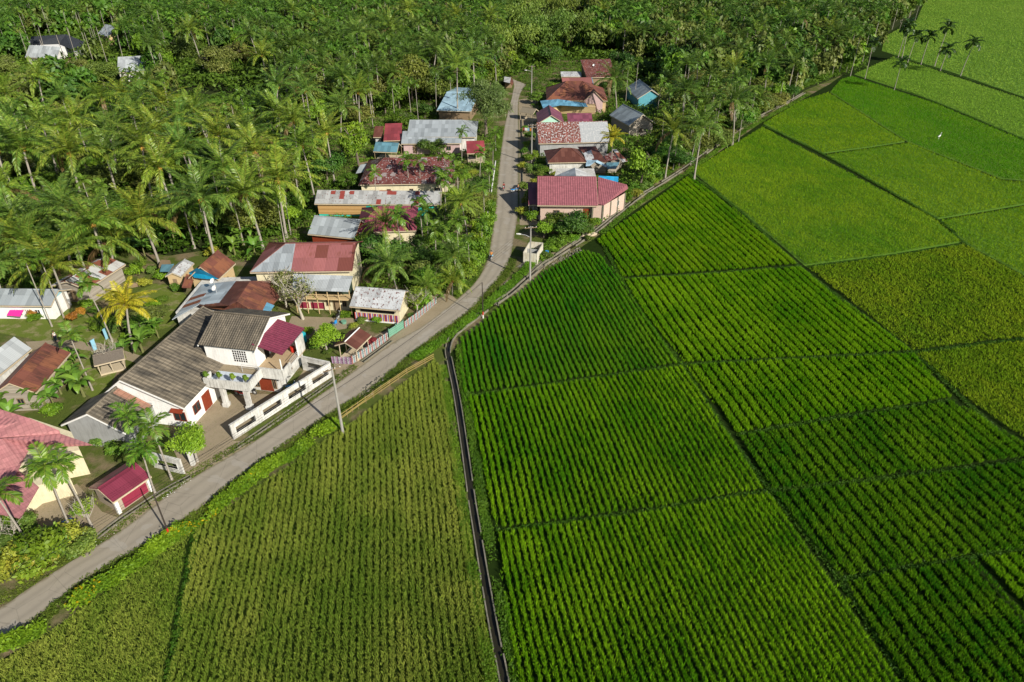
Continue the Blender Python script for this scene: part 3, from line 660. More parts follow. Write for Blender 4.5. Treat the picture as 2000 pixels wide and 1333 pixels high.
# --- white villa
M['greywall2']=wallmat('dull_tan_render',(.36,.30,.24),(.2,.17,.13),.5)
VA=R(79.5); VO=Vector((-36.28,59.79,0)); VU=Vector((math.cos(VA),math.sin(VA),0)); VV=Vector((-VU.y,VU.x,0)); VZ=Vector((0,0,1))
def L(u,v,z=0): return VO+VU*u+VV*v+VZ*z
def lbox(m,u0,u1,v0,v1,z0,z1,mi=0): m.obox(L((u0+u1)/2,(v0+v1)/2,(z0+z1)/2),VU*(u1-u0)/2,VV*(v1-v0)/2,VZ*(z1-z0)/2,mi)
villa=empty('villa',L(8,0),VA,'large white two storey villa with brown tiled roofs, a terrace and a balcony','house','village houses and sheds')
def vb(m,name,mat): return m.build(name,mat,villa)
m=MB(); lbox(m,.5,16,.3,10.3,0,3.35); 
for u in (.5,16): m.face([L(u,.3,3.3),L(u,10.3,3.3),L(u,7,6.05)])
vb(m,'wall',M['cleanwhite'])
def gab(u0,u1,v0,v1,ze,zr,mat,name,axis='u',vr=None):
    m=MB(); vm=vr or (v0+v1)/2; um=(u0+u1)/2
    if axis=='u':
        sl=(VV*(vm-v0)+VZ*(zr-ze)).normalized(); sb=(VV*(vm-v1)+VZ*(zr-ze)).normalized()
        m.slab([L(u0,v0,ze),L(u1,v0,ze),L(u1,vm,zr),L(u0,vm,zr)],.09,0,(L(u0,v0,ze),VU,sl))
        m.slab([L(u0,v1,ze),L(u1,v1,ze),L(u1,vm,zr),L(u0,vm,zr)],.09,0,(L(u1,v1,ze),-VU,sb))
        e=[(L(u0,v0,ze),L(u0,vm,zr)),(L(u0,v1,ze),L(u0,vm,zr)),(L(u1,v0,ze),L(u1,vm,zr)),(L(u1,v1,ze),L(u1,vm,zr))]; rr=[L(u0,vm,zr+.03),L(u1,vm,zr+.03)]
    else:
        sl=(VU*(um-u0)+VZ*(zr-ze)).normalized(); sb=(VU*(um-u1)+VZ*(zr-ze)).normalized()
        m.slab([L(u0,v1,ze),L(u0,v0,ze),L(um,v0,zr),L(um,v1,zr)],.09,0,(L(u0,v1,ze),-VV,sl))
        m.slab([L(u1,v1,ze),L(u1,v0,ze),L(um,v0,zr),L(um,v1,zr)],.09,0,(L(u1,v0,ze),VV,sb))
        e=[(L(u0,v0,ze),L(um,v0,zr)),(L(u1,v0,ze),L(um,v0,zr)),(L(u0,v1,ze),L(um,v1,zr)),(L(u1,v1,ze),L(um,v1,zr))]; rr=[L(um,v0,zr+.03),L(um,v1,zr+.03)]
    r=vb(m,name,mat); m=MB(); m.tube(rr,.12,6); g=m.build('ridge_cap',mat); g.parent=r; PEND.append((g,r))
    for q_ in (0,2):
        m=MB()
        for a,b in e[q_:q_+2]: fascia(m,a+VZ*-.06,b+VZ*-.06,.2,.05)
        vb(m,'barge_board',M['cleanwhite'])
gab(0,16.6,0,10.6,3.3,6.2,T_brown2,'roof',vr=7)
gab(8.1,17.1,-4.75,2.6,6.2,8.15,T_brown,'upper_roof','v')
gab(-4.6,.2,4.05,11.8,2.9,4.95,T_brown2,'annex_roof')
m=MB(); lbox(m,-4.2,.5,4.4,11.4,0,3.0); m.face([L(-4.2,4.4,3),L(-4.2,11.4,3),L(-4.2,7.9,4.8)]); vb(m,'annex_wall',M['greywall'])
m=MB(); lbox(m,8.6,16.6,-4.3,2.2,3.3,6.35); m.face([L(8.6,-4.3,6.3),L(16.6,-4.3,6.3),L(12.6,-4.3,8.0)]); m.face([L(8.6,2.2,6.3),L(16.6,2.2,6.3),L(12.6,2.2,8.0)]); vb(m,'upper_wall',M['cleanwhite'])
m=MB(); s1=(4.95-2.9)/3.875; P=[(-.1+0,4.3),(-1.0,4.3),(-1.0,7.6),(.1,7.6)]
m.slab([L(u,v,2.9+(v-4.05)*s1+.03) for u,v in ((.15,4.2),(-.75,4.2),(-.75,7.7),(.15,7.7))],.025,0,(L(.15,4.2,2.9),VU,(VV+VZ*s1).normalized())); vb(m,'red_tile_strip',tiles('fading_red_tile',(.34,.17,.12),(.17,.13,.10),.62,.5,.62,.6,None,.12))
# breeze-block vent grid on the upper wall
m=MB()
for i in range(6):
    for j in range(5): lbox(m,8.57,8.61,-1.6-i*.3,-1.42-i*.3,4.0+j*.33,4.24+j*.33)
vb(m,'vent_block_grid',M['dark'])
m=MB(); m.slab([L(8.75,-7.75,5.55),L(14.9,-7.75,5.55),L(14.9,-4.1,6.6),L(8.75,-4.1,6.6)],.07,0,(L(8.75,-7.75,5.55),VU,(VV*3.65+VZ*1.05).normalized())); vb(m,'balcony_roof',T_mag)
m=MB(); lbox(m,8.6,15.5,-6.4,.3,0,3.15); vb(m,'lower_wall',M['oldwhite'])
m=MB(); lbox(m,7.7,13.6,-8.0,-4.3,3.15,3.4); vb(m,'balcony_floor',plain('tan_floor_tile',(.42,.32,.2),.6,.15,2))
m=MB(); lbox(m,7.62,7.78,-8.05,-4.9,2.7,4.15); lbox(m,7.78,9.6,-8.08,-7.92,2.7,4.0); lbox(m,11.9,13.6,-8.08,-7.92,3.4,5.7); lbox(m,13.45,13.6,-7.9,-4.3,3.4,5.0)
lbox(m,9.6,11.9,-8.06,-7.94,3.15,3.5)
vb(m,'balcony_parapet',M['oldwhite'])
m=MB()
for z in (3.75,4.0,4.25): lbox(m,9.6,11.9,-8.02,-7.98,z-.02,z+.02)
vb(m,'balcony_railing',M['metal'])
for u,v in ((7.75,-7.95),(11.85,-7.95)):
    m=MB(); m.tube([L(u,v,3.4),L(u,v,5.6)],.08,6); vb(m,'balcony_post',M['wpaint'])
m=MB(); lbox(m,4.6,8.6,-5.3,.3,3.1,3.35); vb(m,'terrace_slab',M['oldwhite'])
m=MB(); lbox(m,4.75,7.2,-5.15,.1,3.35,3.37); vb(m,'terrace_floor',wallmat('pale_blue_terrace',(.50,.56,.64),(.3,.33,.36),.5))
m=MB(); lbox(m,7.2,8.55,-5.15,.1,3.35,3.39); vb(m,'terrace_tiles',M['dirt'])
m=MB(); lbox(m,4.5,4.68,-5.4,.3,2.95,4.1); lbox(m,4.68,7.6,-5.4,-5.22,2.95,4.1); lbox(m,4.68,6.0,.14,.3,3.35,4.1); vb(m,'terrace_parapet',M['oldwhite'])
m=MB(); m.tube([L(7.4,-5.3,4.5),L(7.4,-3.0,4.5)],.03,5); m.tube([L(7.4,-5.3,3.4),L(7.4,-5.3,4.5)],.03,5); m.tube([L(7.4,-3,3.4),L(7.4,-3,4.5)],.03,5); m.tube([L(7.4,-5.3,4.1),L(7.4,-3,4.1)],.02,5); vb(m,'terrace_railing',M['metal'])
for v in (-1.5,-4.5):
    m=MB(); lbox(m,4.75,5.25,v-.25,v+.25,.5,3.1); lbox(m,4.65,5.35,v-.35,v+.35,0,.5); lbox(m,4.68,5.32,v-.32,v+.32,2.8,3.1); vb(m,'porch_column',M['oldwhite'])
WV={'r':(L(.5,.3),VU,-VV,15.5),'n':(L(8.6,.3),-VV,-VU,6.7),'g':(L(.5,10.3),-VV,-VU,10.0),'s':(L(8.6,-6.4),VU,-VV,6.9),'u':(L(8.6,-4.3),VU,-VV,8)}
add_openings(villa,WV,[('r',.11,1.0,1.3,1.25,'wr'),('r',.235,.1,1.5,2.2,'dr'),('n',.78,.1,1.7,2.3,'dr'),('n',.60,.5,.7,1.8,'wd'),('n',.94,.5,.55,1.8,'wd'),('n',.35,1.1,.8,1.0,'wr'),('g',.90,.9,1.5,1.3,'wr'),
 ('s',.25,.9,.6,1.5,'wd'),('s',.38,.9,.6,1.5,'wd'),('s',.51,.9,.6,1.5,'wd'),('u',.3,3.4,.9,2.1,'dd'),('u',.55,3.9,1.1,1.2,'wd')],3)
# awning over the near gable window
m=MB(); m.slab([L(.0,.6,2.35),L(.0,2.1,2.35),L(.5,2.1,2.6),L(.5,.6,2.6)],.06); vb(m,'window_canopy',M['redwood'])
for i,v in enumerate((-.2,-1.7,-3.3,-4.7)): pass
# frame wall with long openings along the road
def frame_wall(label,P,Q,h,n,ow,oz0,oz1,mat,th=.2,post=.35,name='boundary_wall'):
    P=Vector((P.x,P.y,0)); Q=Vector((Q.x,Q.y,0)); d=(Q-P).normalized(); nn=Vector((-d.y,d.x,0)); LL=(Q-P).length
    r=empty(name,(P+Q)/2,0,label,'wall'); pit=LL/n; m=MB(); Z=VZ
    m.obox((P+Q)/2+Z*oz0/2,d*LL/2,nn*th/2,Z*oz0/2); m.obox((P+Q)/2+Z*(oz1+h)/2,d*LL/2,nn*th/2,Z*(h-oz1)/2)
    gaps=(pit-ow)
    for i in range(n+1):
        w=gaps if 0<i<n else gaps/2; c=P+d*(i*pit+(gaps/4 if i==0 else (-gaps/4 if i==n else 0)))
        m.obox(c+Z*(oz0+oz1)/2,d*w/2,nn*th/2,Z*(oz1-oz0)/2)
    m.build('wall_frame',mat,r)
    for i in range(1,n):
        m=MB(); c=P+d*i*pit; m.obox(c+Z*h/2,d*post/2,nn*(th/2+.05),Z*h/2); m.build('pilaster',mat,r)
    for i in range(n):
        m=MB(); c=P+d*(i+.5)*pit+Z*(oz0+oz1)/2; a=ow/2; b=(oz1-oz0)/2; t=.07
        for s in (-1,1): m.obox(c+d*s*(a+t/2),d*t/2,nn*(th/2+.03),Z*(b+t)); m.obox(c+Z*s*(b+t/2),d*a,nn*(th/2+.028),Z*t/2)
        m.build('opening_frame',mat,r)
    m=MB(); m.obox((P+Q)/2+Z*(h+.04),d*(LL/2+.03),nn*(th/2+.04),Z*.04); m.build('coping',M['oldwhite'],r)
    return r
frame_wall('long weathered white wall with four framed openings between the villa and the road',L(-.5,-5.45),L(13.0,-11.35),2.0,4,2.6,.65,1.45,M['oldwhite'])
frame_wall('short white return wall with one framed opening at the upper end of the villa wall',L(13.1,-11.2),L(13.7,-7.2),2.0,1,2.6,.7,1.4,M['oldwhite'],name='boundary_wall')
frame_wall('short white wall panel with one opening below the villa beside the areca palms',G(303,912),G(361,926),1.9,1,2.6,.6,1.3,M['oldwhite'])
m=MB(); c=G(378,908); m.box((c.x,c.y,.95),(.4,.4,1.9)); m.box((c.x,c.y,1.95),(.5,.5,.1)); o=m.build('gate_post',M['oldwhite']); tag(o,'lone square white gate post beside the round tree at the roadside','gate post')
# potted plants on the terrace parapet are added with the plants
# --- two storey house
root,I=house('big two storey house with red patched and grey sheet roof above a dirt yard',(488,532),(688,529),(558,470.3),(695.7,480.4),5.2,sheet('red_grey_patched_roof',(.27,.10,.10),alt=(.16,.05,.04),frac=.45,rust=(.14,.045,.02),ramt=.35,pw=1.8,pl=2.6,seed=31,rough=.55,split=None),M['cream'],kind='hip',eo=.6,vo=.6,pref=.4,
  wins=[('f',.74,.8,.7,1.3,'wd'),('f',.84,.1,1.0,2.1,'d'),('f',.93,.8,.6,1.3,'wd'),('f',.62,.1,2.0,1.2,'dm')])
E1,E2,d,n=I['E1'],I['E2'],I['d'],I['n']
# grey half of the main slope
m=MB(); s_=(I['zr']-5.2)/I['h']; R1=I['R1']; 
P=[E1,E1+d*((E2-E1).length*.40),R1+d*((E2-E1).length*.10),R1]; m.slab([p+VZ*.03 for p in P],.03,0,(E1,d,(n+VZ*s_).normalized())); m.build('grey_roof_section',S_grey,root)
a1,a2=G(571,566.4,4.1),G(680,570.4,4.1); dd=(a2-a1).normalized(); 
b1,b2=a1+n*3.1+VZ*.95-dd*.4,a2+n*3.1+VZ*.95+dd*.3
m=MB(); m.slab([a1,a2,b2,b1],.06,0,(a1,dd,(n+VZ*.3).normalized())); m.build('lower_roof',S_lg,root)
fl1,fl2=a1+n*.5,a2+n*.5
m=MB(); 
q=[wt_(fl1,0),wt_(fl2,0),wt_(fl2+n*2.6,0),wt_(fl1+n*2.6,0)]; m.prism([(p.x,p.y) for p in q],2.35,2.6); m.build('verandah_floor',M['planktan'],root)
m=MB(); w0,w1=fl1+n*1.5,fl2+n*1.5
m.prism([(p.x,p.y) for p in (w0,w1,w1+n*1.2,w0+n*1.2)],2.6,4.3); m.build('verandah_wall',plain('dark_green_boards',(.035,.06,.04),.8,.3,2),root)
m=MB(); m.prism([(p.x,p.y) for p in (w0-n*.3,w1-n*.3,w1+n*1.4,w0+n*1.4)],0,2.35); wl=m.build('lower_wall',M['cream'],root)
WD={'f':(wt_(w0-n*.3,0),(w1-w0).normalized(),-n,(w1-w0).length)}
add_openings(root,WD,[('f',.35,.2,2.0,1.0,'dm'),('f',.55,.7,.6,1.3,'wd'),('f',.70,.1,1.0,2.1,'d'),('f',.85,.7,.6,1.3,'wd'),('f',.1,.2,1.4,1.0,'dm')],2)
for t in (0,.2,.4,.6,.8,1):
    c=fl1+(fl2-fl1)*t; m=MB(); m.tube([wt_(c,0),wt_(c,4.1)],.07,5); m.build('post',M['planktan'],root)
m=MB(); m.obox((fl1+fl2)/2*1.0+VZ*(3.2-fl1.z),(fl2-fl1)/2,n*.03,VZ*.04); m.build('handrail',M['planktan'],root)
P_mc=pickets('multicolour_pickets',[(.45,.04,.05),(.6,.6,.58),(.12,.08,.35),(.55,.35,.1),(.3,.03,.06),(.08,.06,.2)],.13)
P_rb=pickets('red_blue_white_pickets',[(.50,.09,.09),(.6,.61,.62),(.16,.40,.46),(.6,.61,.62)],.16)
P_lil=pickets('lilac_pickets',[(.45,.33,.48),(.30,.2,.3),(.5,.42,.5)],.12)
root,I=house('low roadside house with stained white sheet roof and a row of multicoloured slats',(682.5,598),(781,606.5),(687,559.4),(796,569.5),2.5,S_speck,M['cream'],pref=.3,eo=.9,wins=[('f',.5,1.25,5.0,.7,'dd')])
m=MB(); e1,e2=I['iE']-I['n']*.5,I['iF']-I['n']*.5; dd=(e2-e1).normalized()
m.obox((e1+e2)/2*1.0+VZ*(.75-e1.z),(e2-e1)/2,I['n']*.03,VZ*.55); m.build('slat_screen',P_mc,root)
m=MB(); m.obox((e1+e2)/2+VZ*(.1-e1.z),(e2-e1)/2,I['n']*.08,VZ*.1); m.build('plinth',M['cleanwhite'],root)
house('small open pavilion with rusty gabled roof and white ridge behind the picket fence',(725,655),(697,683),(700.7,639.3),(675.4,668.7),2.2,S_drust,M['planktan'],posts='palewood',eo=.4,vo=.4,pref=.45,name='pavilion',cat='pavilion',cap=M['wpaint'])
# --- pink roofed villa, lower left
free('big faded pink tiled house with cream walls in the lower left corner',
 [(T_pink,[(-160,750,7.4),(60,818,5.6),(116,841,4.5),(118,847,4.2),(0,855,5.2),(-160,868,6.0)]),
  (T_pink,[(4,857,5.1),(117,847,4.15),(183,870,3.45),(126,873,3.45),(100,874,3.5),(59,874,3.6)]),
  (T_pink,[(4,857,5.05),(59,874,3.6),(42,905,3.5),(36,919,3.5),(10,958,3.4),(-120,1010,3.2),(-160,880,5.6)]),
  (T_pink,[(37,920,3.15),(76,952,2.6),(40,1013,2.4),(-10,1003,2.55),(-60,1000,2.9),(-20,960,3.1)])],
 [(177,926),(134,935),(140,957),(90,955),(50,960),(-160,1000),(-160,880),(80,862),(160,890)],3.3,M['cream'])
_pr=C.objects[-1].parent
m=MB(); m.prism([(p.x,p.y) for p in GP([(152,966),(84,984),(47,1012),(-20,1010),(30,966)])],0,2.35); m.build('porch_wall',M['cream'],_pr)
root,I=house('small magenta roofed kiosk with a striped magenta front beside the road',(220.5,981),(294.8,930),(191,954.6),(266.6,904),1.9,S_mag,M['greywall2'],pref=.4,eo=.35,vo=.3,name='kiosk',cat='kiosk',wins=[('f',.55,.15,2.6,1.4,'dm'),('1',.6,.9,1.1,.3,'dd')])
for t in (0,1):
    m=MB(); c=I['iE']+(I['iF']-I['iE'])*t; m.obox(wt_(c,.85)-I['n']*.04,I['d']*.16,I['n']*.16,VZ*.85)
    m.build('corner_post',M['cleanwhite'],root)
# --- centre left
root,I=house('long low timber house with grey and rusty sheets and turquoise boards',(614,398),(860,400),(617,369.5),(858,376),2.7,sheet('long_grey_roof',(.33,.34,.345),alt=(.24,.05,.04),frac=.10,ramt=.12,pw=.9,pl=1.2,seed=41,spots=.35),M['turq'],pref=.3,eo=.5,hw=3.0,wins=[('f',.2,.3,5.6,2.0,'d'),('f',.72,.2,4.2,1.2,'dd')])
m=MB(); a,b=I['iE'],I['iF']; m.obox(wt_(a+(b-a)*.20,1.45)-I['n']*.07,I['d']*((b-a).length*.20),I['n']*.05,VZ*1.0); m.build('timber_panel',M['plankbrown'],root)
for t in (.46,.55,.64,.73,.82,.91,1.0):
    c=a+(b-a)*t-I['n']*.35; m=MB(); m.tube([wt_(c,0),wt_(c,2.7)],.07,5); m.build('post',M['turq'],root)
m=MB(); m.obox(wt_(a+(b-a)*.70,.9)-I['n']*.35,I['d']*((b-a).length*.13),I['n']*.03,VZ*.35); m.build('turquoise_counter',M['turq'],root)
house('plain grey sheet roofed house in front of the timber house',(601,457),(692,466),(603.5,425),(698,426.5),2.8,S_grey,M['redwood'],pref=.3,hw=3.2)
house('hipped maroon roofed house half hidden by coconut fronds',(694,454),(814,450),(738,405),(772,403),2.9,T_mar2,M['cream'],kind='hip',pref=.4)
house('cream house with a streaky rust and white roof behind the timber house',(700,361),(886,358),(750,309),(866,308),3.2,S_rw,M['cream'],kind='hip',pref=.35,wins=[('f',.3,.8,.8,1.2,'wd'),('f',.55,.8,.8,1.2,'wd'),('f',.85,.8,1.6,1.3,'wd')])
free('small grey lean to roof at the left of the streaky rust roof',[(S_grey,[(704,322,2.9),(737,317,3.0),(731,333,2.4),(695,339,2.3)])],[(700,350),(730,343),(733,332),(706,337)],2.2,M['wood'],name='shed',cat='shed')
house('long grey sheet roofed house, upper of the two grey roofs left of the road',(795,267.5),(930,267.5),(794.5,235.4),(903,235.2),3.6,S_grey,M['oldwhite'],kind='hip',pref=.3,wins=[('f',.97,1,.8,1,'wd')])
house('long grey sheet roofed house, lower of the two grey roofs left of the road',(783.5,281),(901,280),(785,256),(902,256),2.7,S_grey,M['pinkwall'],kind='shed',pref=.3,wins=[('f',.2,.3,.9,1.9,'d'),('f',.8,.9,1.2,1.0,'wd')])
house('faded red sheet roofed hut touching the grey roofs',(749,275),(784,274),(751,241.4),(794,241.4),2.9,S_red,M['wood'],kind='shed',pref=.35)
house('narrow brown roofed shed left of the faded red roof',(728.6,268),(746,268),(729.5,246.5),(749,246.5),2.6,S_drust,M['metal'],kind='shed',pref=.3,name='shed',cat='shed')
house('dark teal gabled shed in front of the faded red roof',(729,296),(775,298),(736,280),(765,275.5),2.3,S_teal,M['wood'],posts='wood',pref=.4,name='shed',cat='shed',eo=.2,vo=.2)
house('small bright red awning roof over roadside stalls',(912,300),(948,299),(908,275.6),(950,275),2.4,S_red,M['wood'],kind='shed',posts='palewood',pref=.3,name='awning',cat='awning',eo=.2,vo=.2)
house('blue grey roofed house in tree shade, farthest left of the road',(853,216),(920,218),(881,184),(940,185),3.0,S_blush,M['wood'],pref=.3)
# --- right of the road
house('dark rust roofed house with blue trim, farthest at the forest edge',(1146,152),(1206,150),(1133,117.5),(1191,115.4),3.0,sheet('rust_blue_roof',(.13,.045,.035),ramt=.2,seed=51,spots=.3),M['wood'],kind='shed',pref=.45)
house('low flat grey roof beside the farthest rust roof',(1096,150),(1136,150),(1095,140),(1136,140),2.6,S_speck,M['wood'],kind='shed',pref=.2)
house('low roof of rust, white and blue sheets behind the big hipped rust roof',(1100,168),(1160,167),(1099.5,152),(1158,151),2.8,sheet('mixed_sheets',(.26,.1,.09),alt=(.10,.33,.5),frac=.25,ramt=.1,seed=52,pw=2.4,pl=9),M['wood'],kind='shed',pref=.25)
root,I=house('large hipped rust brown roof near the top of the village',(1067,196),(1187,197),(1107,159.5),(1137,158.6),3.4,S_rust,M['planktan'],kind='hip',pref=.45,wins=[('f',.85,.9,.8,1.2,'wd')])
house('small rusty gable wing with a grey patch on the hipped rust roof',(1140,197.5),(1139,193),(1160,176),(1158,170),3.4,S_rust,M['pinkwall'],pref=.6,eo=.3,vo=.3,hw=2.9,name='gable_wing',cat='house wing',wins=[('1',.6,.9,.7,1.0,'wd')])
free('low house with pale blue sheet roof and tan plank walls',[(S_blue,[(1055,197.5,3.2),(1089,194,3.7),(1093,206,2.9),(1061,213,2.5)]),(S_blue,[(1089,194,3.7),(1144,202,3.3),(1148,209,2.7),(1093,206,2.9)])],[(1066,231),(1094,222),(1162,228),(1160,212),(1095,205),(1064,212)],2.5,M['planktan'])
root,I=house('purple roofed house with mint green gable facing the camera',(1050.6,241),(1047,221),(1082,224),(1078,205.6),3.0,S_purple,M['mint'],pref=.5,hw=3.4,eo=.4,vo=.35,gw=M['mint'])
house('low purple wing roof right of the mint green gable',(1109,240),(1158,240),(1108,219),(1153,224),2.9,S_purple,M['pinkwall'],kind='shed',pref=.35)
house('long house with speckled rust and stained grey roof beside the power pole',(1052,280.5),(1192,277),(1049,240),(1196,236.5),3.2,sheet('rust_to_grey_roof',(.17,.05,.038),ramt=.1,seed=53,spots=.9,split=(10.2,(.31,.33,.35)),pl=1.5,rough=.6),M['greywall'],pref=.4,wins=[('f',.3,.9,.9,1.0,'wd'),('f',.6,.9,.9,1.0,'wd')])
house('slate grey gabled house with weathered plank gable, rightmost of the village',(1190,225),(1228,246),(1231,201),(1257.5,226),3.0,S_slate,M['plank'],pref=.5,gw=M['plank'],hw=3.8,wins=[('2',.5,.9,1.0,1.0,'wd')])
house('shaded house with teal blue gable at the forest edge',(1245,193),(1222,172),(1270,173),(1250,157),3.0,S_slate,M['teal'],pref=.5,gw=M['teal'])
house('brown hipped roof house between the speckled roof and the brick house',(1070,318),(1146,316.5),(1098,291),(1115,289),2.9,S_drust,M['oldwhite'],kind='hip',pref=.4)
free('cluttered low house with brown, grey and blue roof pieces under the yellow palm',[(S_drust,[(1128,287,3.9),(1163,286,4.0),(1186,318,2.9),(1150,311,3.0)]),(S_speck,[(1139.7,299,3.5),(1154.6,293.4,3.9),(1161,311.6,3.0),(1144,314,2.9)]),(S_blush,[(1144,325,2.5),(1145,313,3.0),(1166,313,3.4),(1152,324,2.6)]),(S_blush,[(1166,313,3.4),(1186,323,2.6),(1184,327,2.5),(1163,317,3.2)])],[(1146,338),(1184,338),(1192,322),(1150,310)],2.3,M['plank'])
free('jumble of rust, white and blue sheets at the right of the brown roofs',[(S_rw,[(1180,304,3.2),(1197,297,3.6),(1206,312,2.8),(1184,315,2.7)]),(S_patch,[(1196,292,3.5),(1204,292,3.5),(1226,315,2.6),(1216,317,2.5)]),(S_teal,[(1184,318,2.4),(1210,317,2.5),(1203,330,2.1),(1186,330,2.0)])],[(1186,338),(1202,338),(1215,325),(1190,312)],2.0,M['plank'])
free('grey gabled roof peeking over the ridge of the maroon brick house',[(S_grey,[(1080,346,3.4),(1123,327.5,4.9),(1126,352,4.9),(1078,356,3.4)]),(S_white,[(1123,327.5,4.9),(1163,346,3.5),(1166,356,3.5),(1126,352,4.9)])],[(1082,374),(1162,374),(1158,358),(1086,358)],3.2,M['oldwhite'])
house('bright blue lean to roof behind the brick house',(1168,356),(1207,358),(1162,341),(1205,347.4),3.0,S_brightblue,M['wood'],kind='shed',pref=.3,name='lean_to',cat='shed')
root,I=house('maroon tiled house with unplastered brick walls beside the paddies',(1049.5,401),(1168,402),(1055,345),(1168,346),3.4,T_mar,M['brick'],pref=.42,eo=.9,vo=.6,wins=[('f',.86,.1,1.2,2.3,'dr'),('f',.3,.9,1.2,1.2,'wd')])
w=[G(1156,434),G(1176,434.5),G(1218,409),G(1212,398),G(1165,400)]
m=MB(); m.prism([(p.x,p.y) for p in w],0,3.3,0,False); wg=m.build('wing_wall',M['brick'],root)
P=[G(1168,345.9,5.4),G(1224,361,4.4),G(1227,368.5,3.6),G(1179,401.5,3.4),G(1168,399,3.5)]
m=MB(); m.slab(P,.08,0,(P[4],I['d'],(I['n']+VZ*.4).normalized())); m.build('wing_roof',T_mar,root)
for i,(a,b) in enumerate(((w[0],w[1]),(w[1],w[2]))):
    d_=(b-a).normalized(); n_=Vector((d_.y,-d_.x,0))
    for t in ((0,1) if i==0 else (.33,.66,1)):
        c=a+(b-a)*t; m=MB(); m.obox(wt_(c,1.65)+n_*.03,d_*.13,n_*.12,VZ*1.65); m.build('pilaster',M['concrete'],root)
a,b=w[1],w[2]; d_=(b-a).normalized(); n_=Vector((d_.y,-d_.x,0))
add_openings(root,{'x':(a,d_,n_,(b-a).length)},[('x',.68,1.5,.9,1.1,'w')],3)
house('dark magenta porch roof in shade at the left end of the brick house',(1032,400),(1051,400),(1035,356),(1055,356),2.6,S_purple,M['teal'],kind='shed',pref=.15,name='porch_roof',cat='porch',posts='metal',eo=.3,vo=.2)
# --- far top left
free('dark slate roofed villa among trees at the upper left',[(T_dark,[(60,72,6.0),(129,67.5,7.0),(114,86,4.2),(58.5,88,4.2)]),(T_dark,[(129,67.5,7.0),(170,84,4.2),(141,97.5,4.0),(114,86,4.2)])],[(63,113),(136,113),(163,104),(140,98),(66,98)],4.0,M['cleanwhite'])
house('pale grey roofed house in front of the dark slate villa',(49,112),(110,116),(48,88.5),(113,87),3.6,S_lg,M['oldwhite'],kind='shed',pref=.4)
house('small rust roofed shed right of the pale grey roof at the upper left',(122,122),(146,117),(128,104),(150,102),2.6,S_drust,M['pinkwall'],pref=.3,name='shed',cat='shed')
house('grey sheet roof right of the dark slate villa',(143,103),(172,97),(150,91),(176,84),2.8,S_grey,M['oldwhite'],kind='shed',pref=.3)
house('small grey gabled house with tan front farthest at the upper left',(189,68),(212,72),(209,50),(214,51),3.2,S_grey,M['planktan'],pref=.5,hw=5.0,gw=M['planktan'],eo=.4)
house('lone light grey roofed house half hidden in the left forest',(229,142),(282,139),(225,112.5),(288,109.5),3.2,S_lg,M['oldwhite'],pref=.4)
free('small white and rust stall roof at the top bend of the road',[(S_white,[(985,150,2.6),(998,152,2.6),(996,163,2.3),(984,160,2.3)]),(S_rust,[(998,152,2.6),(1003,160,2.2),(1001,168,2.1),(996,163,2.3)])],[(986,172),(1000,172),(999,163),(988,163)],2.0,M['wood'],name='stall',cat='stall')
house('thatch roofed roadside hut on thin posts right of the road',(1014,219),(1041,223),(1018,206),(1040,210),2.3,plain('thatch',(.22,.19,.14),.95,.3,8),M['wood'],posts='palewood',pref=.3,name='hut',cat='hut',eo=.25,vo=.25)
finish_sub()
# ------------------------------------------------------------------ plants
def rot_frame(d):
    d=d/np.linalg.norm(d); s=np.cross(d,[0,0,1.]); 
    if np.linalg.norm(s)<1e-3: s=np.array([1.,0,0])
    s/=np.linalg.norm(s); return d,s,np.cross(s,d)
def trunk_mesh(name,h,r0,r1,lean,mat,seed,n=7,k=8,curve=1.0):
    rs=np.random.RandomState(seed); m=MB(); az=rs.rand()*6.28
    pts=[];rad=[]
    for i in range(k+1):
        t=i/k; o=lean*h*(t**1.6)*curve; pts.append((math.cos(az)*o,math.sin(az)*o,h*t)); rad.append(r0*(1-t)**.5*.0+r0+(r1-r0)*min(1,t*1.3) if t>.08 else r0*1.5)
    m.tube(pts,rad,n); me_o=m.build(name,mat); me=me_o.data; bpy.data.objects.remove(me_o); me.name=name
    for p in me.polygons: p.use_smooth=True
    return me,np.array(pts[-1])
